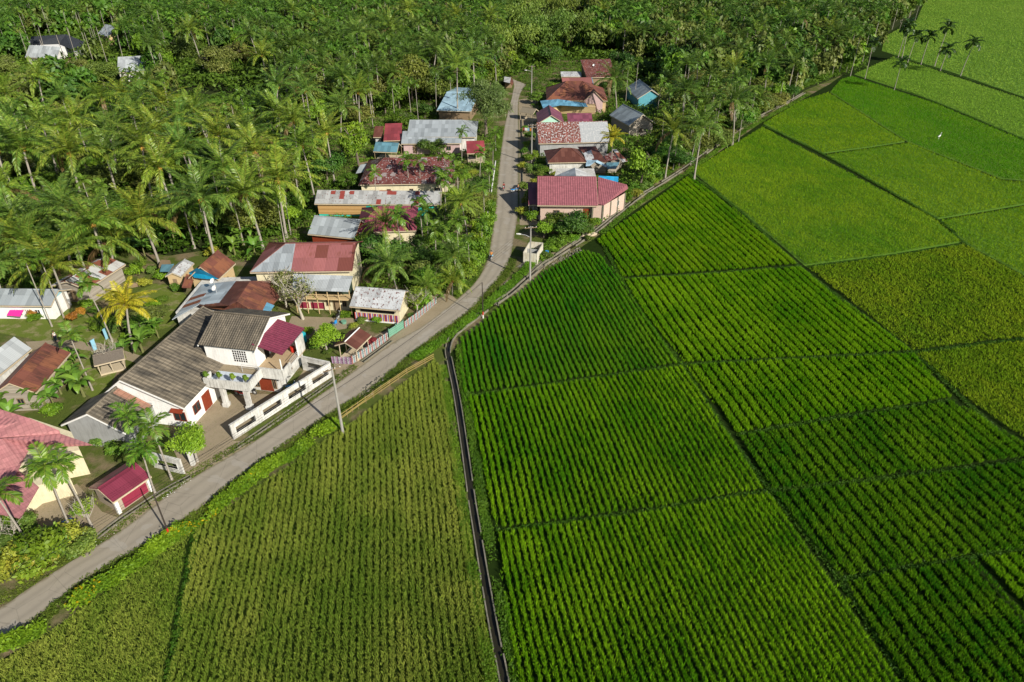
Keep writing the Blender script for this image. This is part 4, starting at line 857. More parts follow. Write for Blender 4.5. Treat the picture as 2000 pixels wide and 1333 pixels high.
def frond(base,az,el,Ln,droop,nl,ll,lw,hang,c1,c2,rs,V,Cc,twist=.15,rach=.035,seg=9,stiff=1.0,side=1.0):
    """one pinnate leaf: curved rachis with leaflets on both sides; appends quads"""
    p=np.array(base,float); e=el; pts=[p.copy()]; dirs=[]
    st=Ln/seg; a=az
    for i in range(seg):
        d=np.array([math.cos(a)*math.cos(e),math.sin(a)*math.cos(e),math.sin(e)]); dirs.append(d); p=p+d*st; pts.append(p.copy()); e-=droop/seg*(1+.7*i/seg); a+=twist/seg; e=max(e,-1.45)
    dirs.append(dirs[-1]); pts=np.array(pts); dirs=np.array(dirs)
    for i in range(seg):   # rachis
        d,s,u=rot_frame(dirs[i]); w=rach*(1-i/seg*.8); w2=rach*(1-(i+1)/seg*.8)
        V+= [pts[i]-s*w,pts[i]+s*w,pts[i+1]+s*w2,pts[i+1]-s*w2]; Cc+=[(c2[0]*1.15,c2[1]*.95,c2[2]*1.2)]*4
    for j in range(nl):
        t=.10+.88*(j+rs.rand()*.6)/nl; x=t*seg; i=min(int(x),seg-1); f=x-i
        b=pts[i]*(1-f)+pts[i+1]*f; d,s,u=rot_frame(dirs[i]*(1-f)+dirs[i+1]*f)
        prof=(math.sin(min(1,t*1.6)*math.pi/2)*.5+.5)*(1-max(0,t-.55)/.45*.62)
        for sg in (-1,1):
            l=ll*prof*rs.uniform(.82,1.12); dd=s*sg*side*(.80)+d*(.45+.35*t)+u*(.18*stiff)-np.array([0,0,1])*hang*rs.uniform(.5,1.3)
            dd/=np.linalg.norm(dd); tip=b+dd*l*.98-np.array([0,0,1])*hang*l*.35; mid=b+dd*l*.5
            ww=np.cross(dd,u); ww/=np.linalg.norm(ww)+1e-9; ww=ww*.8+u*rs.normal(0,.35); w=lw*rs.uniform(.8,1.2)
            V+=[b-ww*w*.25,mid-ww*w*.5,tip,mid+ww*w*.5]
            q=rs.rand(); c=np.array(c1)*(1-q)+np.array(c2)*q; Cc+=[tuple(c)]*4
def coco_crown(name,seed,n=24,Ln=5.0,c1=(.045,.105,.012),c2=(.125,.19,.022),dead=2,nl=52,lw=.10):
    rs=np.random.RandomState(seed); V=[];Cc=[]
    for i in range(n):
        t=(i+.5)/n; az=i*2.39996+rs.normal(0,.15); el=1.45-1.35*t**.9+rs.normal(0,.09)
        cc1,cc2=c1,c2
        if i==n-1 and dead: cc1,cc2=(.16,.11,.04),(.24,.17,.07)
        frond((0,0,0),az,el,Ln*rs.uniform(.85,1.1)*(.8+.2*min(1,t*3)),.45+.75*t+rs.rand()*.25,nl,.92,lw,.20+.42*t,cc1,cc2,rs,V,Cc,twist=rs.normal(0,.5))
    V=np.array(V); return npmesh(name,V,quads(V),[M['palm']],np.array(Cc),k=4)
def areca_crown(name,seed,n=10,Ln=2.1,c1=(.06,.15,.014),c2=(.18,.30,.03),nl=20,lw=.17,low=False):
    rs=np.random.RandomState(seed); V=[];Cc=[]
    for i in range(n):
        t=(i+.5)/n; frond((0,0,.5-.4*t),i*2.39996+rs.normal(0,.2),1.35-1.35*t+rs.normal(0,.08),Ln*rs.uniform(.85,1.1),1.2+.6*t,nl,.85,lw,.15+.35*t,c1,c2,rs,V,Cc,twist=rs.normal(0,.3),rach=.03,seg=6,stiff=1.6)
    V=np.array(V); return npmesh(name,V,quads(V),[M['palm']],np.array(Cc),k=4)
def leafcloud(name,seed,R_=3.0,H_=4.0,lobes=14,per=330,size=.22,c1=(.025,.065,.008),c2=(.10,.17,.02),z0=0.0,droop=0.0,mat='leaf',lobe=.42,fill=.6,aspect=.5,flower=None,ff=.02):
    """broadleaf crown: many leaf faces around uneven lobes"""
    rs=np.random.RandomState(seed); V=[];Cc=[]
    for k_ in range(lobes):
        while True:
            q=rs.uniform(-1,1,3)
            if np.linalg.norm(q)<1 : break
        q=q/np.linalg.norm(q)*(rs.rand()**.45)*.72; c=np.array([q[0]*R_,q[1]*R_,z0+H_*.5+q[2]*H_*.5]); r=R_*lobe*rs.uniform(.6,1.25); tone=rs.rand()
        nn=int(per*(r/(R_*lobe))**2)
        d=rs.normal(size=(nn,3)); d/=np.linalg.norm(d,axis=1)[:,None]; d[:,2]=np.where(d[:,2]<-.3,-d[:,2]*.8,d[:,2])
        rad=r*(fill+(1-fill)*rs.rand(nn)**.5)*(1+.35*rs.normal(size=nn)*.5); P=c+d*rad[:,None]*np.array([1,1,.75])
        nrm=d*.8+rs.normal(size=(nn,3))*.55+np.array([0,0,.45]); nrm/=np.linalg.norm(nrm,axis=1)[:,None]
        a=np.cross(nrm,rs.normal(size=(nn,3))); a/=np.linalg.norm(a,axis=1)[:,None]; a[:,2]-=droop; b=np.cross(nrm,a)
        s=size*rs.uniform(.6,1.3,nn)[:,None]
        v=np.stack([P-a*s,P+b*s*aspect,P+a*s-np.array([0,0,1])*s*.25,P-b*s*aspect],1); V.append(v.reshape(-1,3))
        t=np.clip(tone*.6+rs.rand(nn)*.5-.05,0,1)[:,None]; col=np.array(c1)*(1-t)+np.array(c2)*t
        if flower is not None: f=rs.rand(nn)<ff; col[f]=flower
        Cc.append(np.repeat(col,4,0))
    V=np.concatenate(V); return npmesh(name,V,quads(V),[M[mat]],np.concatenate(Cc),k=4)
def limbs(name,seed,h,r,spread,nb,mat,sub=3,fork=.45):
    rs=np.random.RandomState(seed); m=MB(); top=Vector((rs.normal(0,.15)*h*.2,rs.normal(0,.15)*h*.2,h*fork)); m.tube([(0,0,0),top*.5+Vector((0,0,0)),top],[r*1.3,r,r*.8],7)
    for i in range(nb):
        az=i*2.4+rs.rand()*.5; L_=spread*rs.uniform(.6,1.0); e=Vector((math.cos(az)*L_,math.sin(az)*L_,h*rs.uniform(.75,1.0))); md=(top+e)/2+Vector((rs.normal()*.2,rs.normal()*.2,.3)); m.tube([top,md,e],[r*.6,r*.35,r*.12],5)
        for s in range(sub):
            f=rs.uniform(.35,.9); b=top*(1-f)+e*f+Vector((0,0,.3*(1-abs(2*f-1)))); q=b+Vector((rs.normal()*spread*.3,rs.normal()*spread*.3,rs.uniform(.3,1.2))); m.tube([b,(b+q)/2+Vector((rs.normal()*.1,0,.1)),q],[r*.25,r*.15,r*.06],4)
    o=m.build(name,mat); me=o.data; bpy.data.objects.remove(o); return me
def banana_mesh(name,seed,n=9,Ln=2.3,w=.34,c1=(.08,.20,.02),c2=(.21,.36,.05)):
    rs=np.random.RandomState(seed); V=[];Cc=[]
    for i in range(n):
        az=i*2.4+rs.normal(0,.3); el=rs.uniform(.75,1.4) if i<n*.7 else rs.uniform(.1,.6); L_=Ln*rs.uniform(.7,1.15); p=np.array([0,0,0.]); seg=7; e=el; q=rs.rand(); c=np.array(c1)*(1-q)+np.array(c2)*q; pr=None
        for k_ in range(seg+1):
            t=k_/seg; d=np.array([math.cos(az)*math.cos(e),math.sin(az)*math.cos(e),math.sin(e)]); dd,s,u=rot_frame(d)
            ww=w*(math.sin(math.pi*min(1,max(0,(t-.12)/.9))**.75) if t>.12 else .02)+.015; lf=p-s*ww+u*ww*.25; rt=p+s*ww+u*ww*.25
            if pr is not None:
                j=rs.uniform(.85,1.1); V+=[pr[0],pr[1],p,lf]; V+=[pr[1],pr[2],rt,p]; Cc+=[tuple(c*j)]*8
            pr=(lf,p,rt); p=p+d*L_/seg; e-=(.16+.12*t)*rs.uniform(.8,1.4)
    V=np.array(V); return npmesh(name,V,quads(V),[M['palm']],np.array(Cc),k=4)
KIND={}; BIGP=[]
def variants(kind,items): KIND[kind]=items
T={}
def mk_coco():
    out=[]
    for i in range(6):
        c=[((.07,.17,.014),(.26,.36,.045)),((.09,.18,.014),(.32,.39,.045)),((.06,.15,.018),(.20,.31,.05))][i%3]
        tm,top=trunk_mesh('trunk',1.0*10.5,.17,.12,[.04,.09,.02,.12,.06,.15][i],M['palebark'],20+i)
        out.append((tm,coco_crown('crown',40+i,Ln=6.0,n=[24,26,22,25,23,27][i],c1=c[0],c2=c[1],dead=i%2),top,10.5))
    return out
def coconuts(seed,col):
    rs=random.Random(seed); m=MB()
    for i in range(9):
        a=rs.random()*6.28; c=Vector((math.cos(a)*.28,math.sin(a)*.28,-.1-rs.random()*.35)); m.tube([c+VZ*.15,c+VZ*.08,c-VZ*.05,c-VZ*.14],[.04,.12,.12,.03],6)
    m.tube([(0,0,.05),(0,0,-.2),(0,0,-.5)],[.12,.28,.12],7)
    o=m.build('coconut_bunch',col); me=o.data; bpy.data.objects.remove(o); return me
VZ=Vector((0,0,1))
M['nut']=plain('yellow_coconut',(.38,.22,.04),.5,.3,8)
COCO=mk_coco(); NUT=coconuts(3,M['nut'])
COCOD=[(COCO[i][0],coco_crown('crown',240+i,n=23,Ln=5.2,c1=(.045,.12,.014),c2=(.16,.26,.035),dead=i==0),COCO[i][2],10.5) for i in range(3)]
YCROWN=coco_crown('crown',77,n=20,Ln=4.0,c1=(.22,.26,.012),c2=(.62,.52,.04),dead=1)
ARE=[]
for i in range(5):
    tm,top=trunk_mesh('trunk',10.0,.095,.07,[.01,.04,.02,.06,.03][i],M['palebark'],60+i,n=6,k=5); ARE.append((tm,areca_crown('crown',70+i,n=[9,10,8,10,11][i]),top,10.0))
DARKC=[areca_crown('crown',570+i,n=11,Ln=2.3,c1=(.015,.045,.008),c2=(.06,.12,.018),lw=.26) for i in range(2)]
ARS=[]
for i in range(3):
    tm,top=trunk_mesh('trunk',5.5,.08,.06,.02,M['palebark'],160+i,n=6,k=4); ARS.append((tm,areca_crown('crown',170+i,n=9,Ln=1.7,c1=(.10,.19,.014),c2=(.27,.36,.03)),top,5.5))
BRO=[]
for i,(c1,c2,Rr,Hh,lb,sz) in enumerate([((.05,.12,.010),(.19,.29,.025),3.2,4.2,15,.22),((.07,.16,.010),(.24,.37,.025),2.6,3.6,12,.2),((.09,.125,.02),(.26,.28,.065),3.8,4.4,18,.24),((.03,.09,.012),(.12,.20,.028),3.4,4.8,16,.22),((.075,.12,.016),(.21,.25,.045),4.4,4.6,20,.24),((.045,.125,.012),(.16,.29,.03),2.9,5.0,14,.2)]):
    BRO.append((limbs('trunk',80+i,2.6+Hh*.5,.16,Rr*.7,6,M['bark']),leafcloud('crown',90+i,Rr,Hh,lb+4,330,sz,c1,c2,z0=1.1),None,0))
BIG=[(limbs('trunk',280+i,7.5,.3,3.8,8,M['bark']),leafcloud('crown',290+i,6.2,8.0,34,430,.27,c1,c2,z0=.6,lobe=.33),None,0) for i,(c1,c2) in enumerate([((.075,.11,.018),(.24,.26,.06)),((.05,.10,.014),(.17,.25,.04)),((.04,.09,.014),(.13,.21,.03))])]
TRIM=[(limbs('trunk',380,3.6,.13,1.4,6,M['palebark']),leafcloud('crown',381,2.5,2.6,13,420,.15,(.10,.22,.012),(.30,.44,.03),z0=2.0,lobe=.42),None,0)]
BUSH=[]
for i,(c1,c2) in enumerate([((.07,.17,.010),(.23,.37,.025)),((.045,.12,.010),(.16,.27,.03)),((.13,.18,.016),(.34,.36,.04)),((.06,.13,.016),(.18,.26,.045))]):
    BUSH.append((None,leafcloud('foliage',110+i,1.3,1.6,8,230,.13,c1,c2,z0=.1,lobe=.5),None,0))
BAN=[]
for i in range(4):
    m=MB(); m.tube([(0,0,0),(0,0,1),(.03,0,2.0)],[.15,.12,.07],6); o=m.build('pseudostem',plain('banana_stem%d'%i,(.16,.17,.06),.7,.3,4)); me=o.data; bpy.data.objects.remove(o)
    BAN.append((me,banana_mesh('leaves',120+i),np.array([.03,0,1.95]),2.0))
BAM=[]
for i in range(2):
    rs=np.random.RandomState(140+i); V=[];Cc=[]
    for k_ in range(46):
        az=rs.rand()*6.28; rr=rs.rand()*1.2; p=np.array([math.cos(az)*rr,math.sin(az)*rr,0.]); e=1.5; L_=rs.uniform(9,13); az2=rs.rand()*6.28; tone=rs.rand()
        for s in range(22):
            t=s/22; d=np.array([math.cos(az2)*math.cos(e),math.sin(az2)*math.cos(e),math.sin(e)]); p=p+d*L_/22; e-=(.02+.16*t**1.5)
            if t>.3:
                nl=9; P=p+rs.normal(0,.32+.25*t,(nl,3)); P[:,2]-=rs.rand(nl)*.4; dirn=rs.normal(size=(nl,3))*.5+np.array([math.cos(az2)*.5,math.sin(az2)*.5,-.9]); dirn/=np.linalg.norm(dirn,axis=1)[:,None]
                sd=np.cross(dirn,rs.normal(size=(nl,3))); sd/=np.linalg.norm(sd,axis=1)[:,None]; l=rs.uniform(.45,.85,nl)[:,None]
                V.append(np.stack([P,P+dirn*l*.5+sd*.11,P+dirn*l,P+dirn*l*.5-sd*.11],1).reshape(-1,3)); q=np.clip(tone*.6+rs.rand(nl)*.5,0,1)[:,None]; Cc.append(np.repeat(np.array([.075,.14,.02])*(1-q)+np.array([.20,.29,.045])*q,4,0))
    V=np.concatenate(V); 
    m=MB()
    for k_ in range(8): a=k_*.8; m.tube([(math.cos(a)*.7,math.sin(a)*.7,0),(math.cos(a)*.9,math.sin(a)*.9,6)],[.06,.04],5)
    o=m.build('culms',M['wood']); me=o.data; bpy.data.objects.remove(o)
    BAM.append((me,npmesh('foliage',V,quads(V),[M['leaf']],np.concatenate(Cc),k=4),None,0))
FINE=(limbs('trunk',150,7,.2,2.5,7,M['bark']),leafcloud('crown',151,4.0,7.5,24,420,.20,(.09,.15,.035),(.24,.32,.085),z0=1.5,lobe=.36,aspect=.22,droop=.3))
def plant(kind,loc,h,rz,label,group,seed=0,s=1.0,crown=None,nuts=False):
    rs=random.Random(seed); loc=Vector((loc[0],loc[1],0))
    nm,cat,pool={'coco':('coconut_palm','coconut palm',COCO),'areca':('areca_palm','areca palm',ARE),'shorta':('areca_palm','areca palm',ARS),'broad':('broadleaf_tree','tree',BRO),'big':('broadleaf_tree','tree',BIG),'trim':('broadleaf_tree','tree',TRIM),'cocod':('coconut_palm','coconut palm',COCOD),'bush':('shrub','shrub',BUSH),'banana':('banana_plant','banana plant',BAN),'bamboo':('bamboo_clump','bamboo',BAM),'fine':('feathery_tree','tree',[FINE+(None,0)])}[kind]
    tm,cm,top,h0=pool[seed%len(pool)]
    root=empty(nm,loc,rz,label,cat,group)
    if kind in('coco','cocod','areca','shorta','banana'):
        zs=h/h0
        if tm: 
            t=link(tm.name,tm,root); t.scale=(s,s,zs)
        c=link(cm.name if crown is None else crown.name,crown or cm,root); c.location=(top[0]*s,top[1]*s,top[2]*zs-.02); c.scale=(s,s,s)
        if nuts and kind=='coco': n_=link('coconut_bunch',NUT,root); n_.location=c.location; n_.scale=(s,s,s)
        return root
    if tm: t=link(tm.name,tm,root); t.scale=(s,s,s*h)
    c=link(cm.name,cm,root); c.scale=(s,s,s*h)
    return root
ORD=['first','second','third','fourth','fifth','sixth','seventh','eighth','ninth','tenth','eleventh','twelfth','thirteenth','fourteenth','fifteenth','sixteenth','seventeenth','eighteenth','nineteenth','twentieth']
PLANTED=[]   # (x,y,r)
def crownpos(x,y,z,): g=G(x,y,z); return g
sd=[100]
FIELDP=[[(q.x,q.y) for q in GP(f[1])] for f in FIELDS]+[[(q.x,q.y) for q in GP(GF)]]
def badspot(x,y):
    X=np.array([x]);Y=np.array([y])
    if inpoly(X,Y,ROADPOLY)[0] or edgedist(X,Y,ROADPOLY)[0]<1.2: return True
    return any(inpoly(X,Y,f)[0] for f in FIELDP)
def htop(x,y,yt):
    g=G(x,y); h=0
    while h<25 and proj((g.x,g.y,h))[1]>yt: h+=.1
    return h
def row(kind,desc,pts,h,group,s=1.0,noun=None,base=False,nuts=False,hv=.12,dark=False):
    """plants listed from left to right by the pixel where the crown (or base) is seen"""
    pts=sorted(pts); rs=random.Random(len(pts)*7+int(pts[0][0])&1023)
    for i,p in enumerate(pts):
        sd[0]+=1; hh=h*(1+rs.uniform(-hv,hv)); sc=s*rs.uniform(.9,1.1)
        if len(p)>2: hh=p[2]
        if len(p)>3: sc=p[3]
        g=G(p[0],p[1],0 if base else hh)
        if not base:
            while hh>2.5 and badspot(g.x,g.y): hh-=.4; g=G(p[0],p[1],hh)
        n_={'coco':'coconut palm','areca':'areca palm','shorta':'short areca palm','broad':'leafy tree','bush':'leafy shrub','banana':'banana plant','bamboo':'bamboo clump'}[kind] if noun is None else noun
        lab=('%s %s from the left %s'%(ORD[i],n_,desc)) if len(pts)>1 else '%s %s'%(n_,desc)
        hs=hh if kind in('coco','areca','shorta','banana') else 1.0
        zz=rs.random()*6.28
        plant(kind,g,hs,zz,lab,group,sd[0],sc,nuts=nuts,crown=DARKC[i%2] if dark else None)
        PLANTED.append((g.x,g.y,3.6 if kind in('coco','broad','bamboo') else 1.2))
CG='coconut palms of the village and its groves'; AG='slender areca palms'; BG='broadleaf trees among the houses'; SG='shrubs around the yards'; NG='banana plants in the gardens'
row('coco','in the lowest row of the left grove',[(98,415),(180,440),(283,422),(390,390),(490,372),(538,350)],10,CG,1.36,nuts=True)
row('coco','in the middle row of the left grove',[(-10,300),(37,290),(128,297),(205,305),(270,292),(315,330),(435,335),(365,300),(500,300)],10.5,CG,1.4,nuts=True)
row('coco','in the upper row of the left grove',[(20,235),(80,245),(150,235),(205,258),(258,225),(310,262),(352,245),(420,268),(470,262),(395,220)],10.5,CG,1.34)
row('coco','in the row below the slate roofed villa',[(65,155),(15,185),(120,190),(190,195),(245,185),(290,160),(270,200),(330,205)],11,CG,1.2)
row('coco','along the lower left edge of the grove',[(15,375),(20,470),(62,480),(100,515),(150,482),(40,430),(-20,520),(200,470)],6.5,CG,1.15)
row('coco','in the belt above the streaky rust roof',[(527,170),(597,178),(656,209),(668,150),(512,108),(640,262),(599,287),(570,240),(540,225),(695,180)],11,CG,1.15,nuts=True)
row('coco','in the high belt near the top middle',[(497,70),(570,22),(625,38),(695,66),(755,55),(890,132),(896,32),(925,115),(965,35),(840,100),(800,20),(295,30),(440,15),(380,60)],13,CG,1.3)
row('coco','in the gardens inside the road bend',[(749,440,6,.85),(772,523,5.2,.85),(830,560,3,.6),(888,499,5.0,.82),(911,395,7.8,.8),(882,552,2.6,.62)],7.5,CG,.85,nuts=True)
row('coco','on the right bank belt beside the paddies',[(1310,258),(1370,250),(1436,132),(1445,198),(1550,126),(1210,155),(1565,36),(1646,21),(1510,10),(1220,60),(1375,37),(1180,20),(1620,55),(1475,60)],11,CG,1.15)
sd[0]=300
g=G(1198,270,7.5); plant('coco',g,7.5,1.0,'yellowish coconut palm over the cluttered roofs right of the speckled rust roof',CG,2,.85,nuts=True,crown=YCROWN)
g=G(232,600,6.5); plant('coco',g,6.5,.4,'bright yellow coconut palm in the garden left of the villa',CG,1,1.0,nuts=True,crown=YCROWN); PLANTED.append((g.x,g.y,2))
# areca palms
row('areca','by the pink house yard',[(83,922,8.3,1.1),(125,912,7.8,1.05)],8,AG,1.2)
row('areca','in the group between the villa and the kiosk',[(263,812,6.6,1.0),(300,838,6.8,1.05),(274,888,6.0,1.0)],7,AG,1.1)
row('areca','at the left edge above the bushes of the pink house',[(5,972,6.5,1.1)],6,AG)
row('areca','in the garden behind the villa',[(180,560,8.5,1),(140,662,7.5,1.0)],8,AG)
row('areca','poking out of the low left grove',[(48,510),(78,505),(197,368),(452,372),(548,350),(538,380),(482,228),(215,200),(360,212)],9.5,AG,.95)
row('areca','in front of the streaky rust roof',[(730,340,6.5),(795,318,7.0),(818,318,7),(868,305,9),(885,315,8)],7,AG,.95)
row('areca','beside the turquoise boards of the timber house',[(821,404,7.5),(833,415,7)],7,AG,.9)
row('areca','along the roadside hedge left of the road',[(945,370,7),(935,300,7.5),(955,330,6),(962,290,7),(900,260,7),(870,345,6),(940,440,5),(915,470,6),(968,262,6)],7,AG,.85)
row('areca','rising behind the two grey sheet roofs',[(720,168,11),(765,165,11),(798,160,11),(812,165,11.5),(848,140,12),(880,150,8),(905,90,11)],11,AG,.95)
row('areca','at the dark forest edge right of the village',[(1228,130,11),(1246,122,11.5),(1290,160,10),(1300,210,9),(1318,215,9),(1340,165,10),(1360,175,10),(1395,180,9),(1408,190,9),(1352,240,8),(1390,235,8)],10,AG,.95)
LP=[(1753,115,52),(1760,118,60),(1771,127,75),(1798,127,75),(1825,130,57),(1836,139,100),(1875,150,88)]
row('areca','in the line of lone palms on the far dike',[(a,b,htop(a,b,c),1.6) for a,b,c in LP],11,AG,1.15,base=True,dark=True)
row('areca','between the emerald plot and the pale plots',[(1689,154.5,htop(1689,154.5,88),1.3),(1746,177,htop(1746,177,127),1.3)],10,AG,base=True,dark=True)
row('areca','at the corner where forest and paddies meet',[(1598,78,13),(1620,70,13),(1640,85,11),(1655,75,12),(1672,62,13.5),(1680,72,13),(1612,92,10),(1700,60,12),(1780,18,14),(1796,8,14),(1765,28,12),(1690,40,13),(1730,20,13)],12,AG,1.1,hv=.03)
row('areca','in the thicket along the canal top',[(1500,150,9),(1530,160,8),(1560,140,9),(1475,180,8),(1452,222,7)],9,AG,.95)
# tall areca grove at the top left
P=[(x,y) for x in range(8,520,26) for y in (6,34)]
random.seed(5)
row('areca','in the tall back row at the top left corner',[(x+random.uniform(-8,8),y+random.uniform(-8,8)) for x,y in [(i*27+5,10+8*(i%3)) for i in range(12)]],15,AG,1.15)
row('areca','in the open row above the slate roofed villa',[(x+random.uniform(-6,6),y+random.uniform(-5,5)) for x,y in [(i*30+12,48+6*(i%2)) for i in range(9)]],14,AG,1.1)
# broadleaf trees
def trees(lst):
    for kind,x,y,s,v,h,label in lst:
        g=G(x,y,0); sd[0]+=1
        pool={'broad':BRO,'bush':BUSH,'bamboo':BAM,'fine':[1],'big':BIG,'trim':TRIM}[kind]
        seed=v+len(pool)*sd[0] if kind!='fine' else 0
        s=s*(1.2 if kind=='broad' else 1)
        plant(kind,g,h,random.random()*6.28,label,{'broad':BG,'big':BG,'trim':BG,'bush':SG,'bamboo':'bamboo clumps','fine':BG}[kind],seed,s); PLANTED.append((g.x,g.y,2.6*s))
trees([('trim',386,902,1.0,0,1.0,'round bright green clipped tree beside the lone gate post'),
 ('fine',950,268,1.8,0,.95,'large grey green feathery tree overhanging the road'),
 ('fine',972,208,.9,0,.95,'smaller feathery tree behind the large one by the road'),
 ('broad',702,330,1.35,1,1.35,'tall bright green dense tree left of the streaky rust roof'),
 ('broad',640,360,1.0,3,1.0,'dark green tree at the left end of the timber house'),
 ('broad',625,330,.9,0,1.0,'green tree between palms left of the timber house'),
 ('broad',680,372,.7,5,.7,'small green tree just behind the timber house ridge'),
 ('broad',845,303,.8,3,.7,'dark green tree in front of the lower grey roof'),
 ('broad',1115,468,.85,3,.9,'mango tree with dense dark foliage in front of the brick house'),
 ('broad',1090,455,.8,0,.85,'broad dark tree left of the mango tree at the brick house'),
 ('broad',1138,462,.6,3,.7,'small dark tree at the right corner of the brick house front'),
 ('broad',1062,465,.7,1,.85,'bright green tree behind the water tank'),
 ('broad',1250,365,1.1,1,1.3,'tall bright green tree right of the maroon brick house'),
 ('broad',1265,345,.8,0,1.0,'green tree at the corner between brick house and paddies'),
 ('broad',1078,190,.7,1,1.1,'light green tree left of the hipped rust roof'),
 ('broad',1048,205,.6,5,.9,'slim light green tree by the street lamp pole'),
 ('broad',1040,320,.65,1,.8,'light green tree beside the power pole right of the road'),
 ('broad',1062,340,.6,0,.6,'low yellow green tree in front of the brown hipped roof'),
 ('broad',700,250,1.0,2,.9,'golden green tree behind the faded red roof'),
 ('broad',790,250,.9,0,.8,'green tree behind the upper grey roof, left end'),
 ('broad',830,230,.8,3,.8,'green tree behind the upper grey roof, middle'),
 ('broad',900,215,.8,3,.9,'dark tree right of the shaded blue grey roof'),
 ('broad',760,545,.8,3,.8,'dark tree behind the yellow nut palm at the bend'),
 ('broad',745,520,.9,3,.8,'dark leafy tree right of the two storey house'),
 ('broad',728,495,.8,0,.8,'green tree behind the right end of the two storey house'),
 ('broad',820,520,.8,3,.7,'dark green tree in the garden above the bend'),
 ('broad',860,505,.8,0,.6,'mid green tree in the garden above the bend'),
 ('broad',925,490,.8,1,.75,'bright green tree on the inner side of the road bend'),
 ('broad',900,530,.7,0,.6,'rounded green tree right at the road bend hedge'),
 ('trim',640,690,.95,0,.9,'light green leafy tree beside the open pavilion'),
 ('broad',330,455,1.2,0,.9,'spreading green tree above the patchwork barn'),
 ('broad',390,460,1.1,1,.8,'bright green tree above the blue tarpaulin house'),
 ('broad',300,470,1.0,5,.8,'green tree behind the banana plants over the barn'),
 ('broad',510,455,1.0,4,.9,'pale branched tree behind the two storey house'),
 ('broad',470,420,.9,4,.8,'thin grey green tree among palms left of the two storey house'),
 ('broad',285,655,.7,0,.6,'green tree behind the villa roof near the footpath'),
 ('broad',300,630,.6,2,.5,'olive tree in the garden behind the villa'),
 ('broad',205,640,.6,0,.45,'low green tree beside the footpath left of the yellow palm'),
 ('big',365,130,1.15,2,1.1,'big dark round tree right of the lone light grey roof'),
 ('big',430,158,1.25,0,1.05,'very large olive tree in the middle of the left forest'),
 ('big',475,135,1.1,0,1.0,'large yellowish tree at the right of the very large olive tree'),
 ('big',205,170,1.05,1,.95,'large olive tree below the lone light grey roof'),
 ('big',165,152,.8,0,.9,'olive tree between the slate villa and the lone grey roof'),
 ('big',20,158,1.0,0,.95,'pale olive tree at the left edge below the slate villa'),
 ('broad',110,400,1.0,0,.7,'green tree under the palms of the left grove'),
 ('bamboo',1005,128,1.5,0,1.0,'feathery bamboo clump at the end of the road'),
 ('bamboo',1062,112,1.65,1,1.05,'tall feathery bamboo clump right of the road end'),
 ('bamboo',1110,98,1.6,0,1.0,'feathery bamboo clump above the farthest rust roof'),
 ('bamboo',1015,80,1.7,1,1.0,'bamboo clump high behind the road end'),
 ('bamboo',1090,60,1.7,0,1.0,'bamboo clump near the top edge behind the others'),
 ('broad',1040,395,.6,1,.8,'light green tree between road and maroon porch roof'),
 ('broad',1035,275,.5,0,.8,'slim tree left of the speckled rust roof'),
 ('broad',1000,140,1.2,1,1.0,'bright tree closing off the top end of the road'),
 ('broad',1030,128,1.3,0,1.1,'leafy tree just behind the top street lamp pole'),
 ('broad',1075,130,1.1,3,1.0,'dark tree left of the farthest rust roof'),
 ('broad',1215,150,1.2,3,1.1,'dark tree right of the farthest rust roof'),
 ('broad',1190,190,.9,3,.9,'dark tree behind the right end of the hipped rust roof'),
 ('broad',1330,300,.8,2,.7,'yellow green small tree on the canal bank below the palms'),
 ('broad',1400,250,.9,0,.8,'rounded tree on the canal bank beside the leaning white trunks'),
 ('big',985,142,.62,1,1.0,'large leafy tree hiding the top end of the road, left side'),
 ('big',1020,128,.6,2,1.1,'large dark tree right behind the top end of the road'),
 ('big',1165,105,.7,2,1.0,'large dark tree behind the farthest rust roof'),
 ('big',1250,150,.7,2,.9,'large dark tree between the shaded teal gable and the forest'),
 ('bush',100,1110,1.8,0,1.2,'big leafy shrub by the lower left roadside'),])
# shrubs
def many(kind,desc,pts,s=1.0,hz=1.0,noun=None,pal=None,group=None):
    pts=sorted(pts)
    for i,p in enumerate(pts):
        g=G(p[0],p[1],0); sd[0]+=1; ss=s*random.uniform(.8,1.2)
        n_=noun or {'bush':'leafy shrub','banana':'banana plant'}[kind]
        lab='%s %s from the left %s'%(ORD[i],n_,desc)
        plant(kind,g,(hz*random.uniform(.8,1.25)) if kind!='banana' else 2.0*hz*random.uniform(.7,1.2),random.random()*6.28,lab,group or {'bush':SG,'banana':NG}[kind],sd[0] if pal is None else pal+4*sd[0],ss); PLANTED.append((g.x,g.y,.8))
many('bush','in the thicket below the pink house',[(5,1055),(30,1070),(55,1045),(70,1075),(20,1095),(90,1090),(110,1075),(45,1110),(75,1120),(5,1130),(130,1085),(150,1065),(-15,1085),(60,1095),(165,1080),(25,1040)],1.15,1.1)
many('bush','in the garden behind the villa',[(170,600),(190,610),(205,625),(150,625),(255,640),(270,650),(300,600),(320,590),(265,600),(85,620),(100,615),(70,625),(250,665),(225,650)],.8,.7)
many('bush','beside the annex of the villa',[(160,835),(210,845),(232,858),(150,850),(250,870),(195,870),(225,885),(70,800),(100,810),(50,790)],.9,1.0)
many('bush','along the inner side of the road bend',[(945,470),(938,500),(928,525),(915,545),(895,560),(950,445),(900,500),(870,560),(850,575),(880,540),(930,455),(910,520),(955,420),(820,600)],1.1,1.3,pal=0)
many('bush','in the gardens left of the straight road',[(955,330),(940,330),(925,345),(910,355),(930,310),(950,300),(895,330),(935,370),(955,390),(945,410),(890,390),(870,400),(920,410),(905,380),(890,420),(868,385)],.95,1.0)
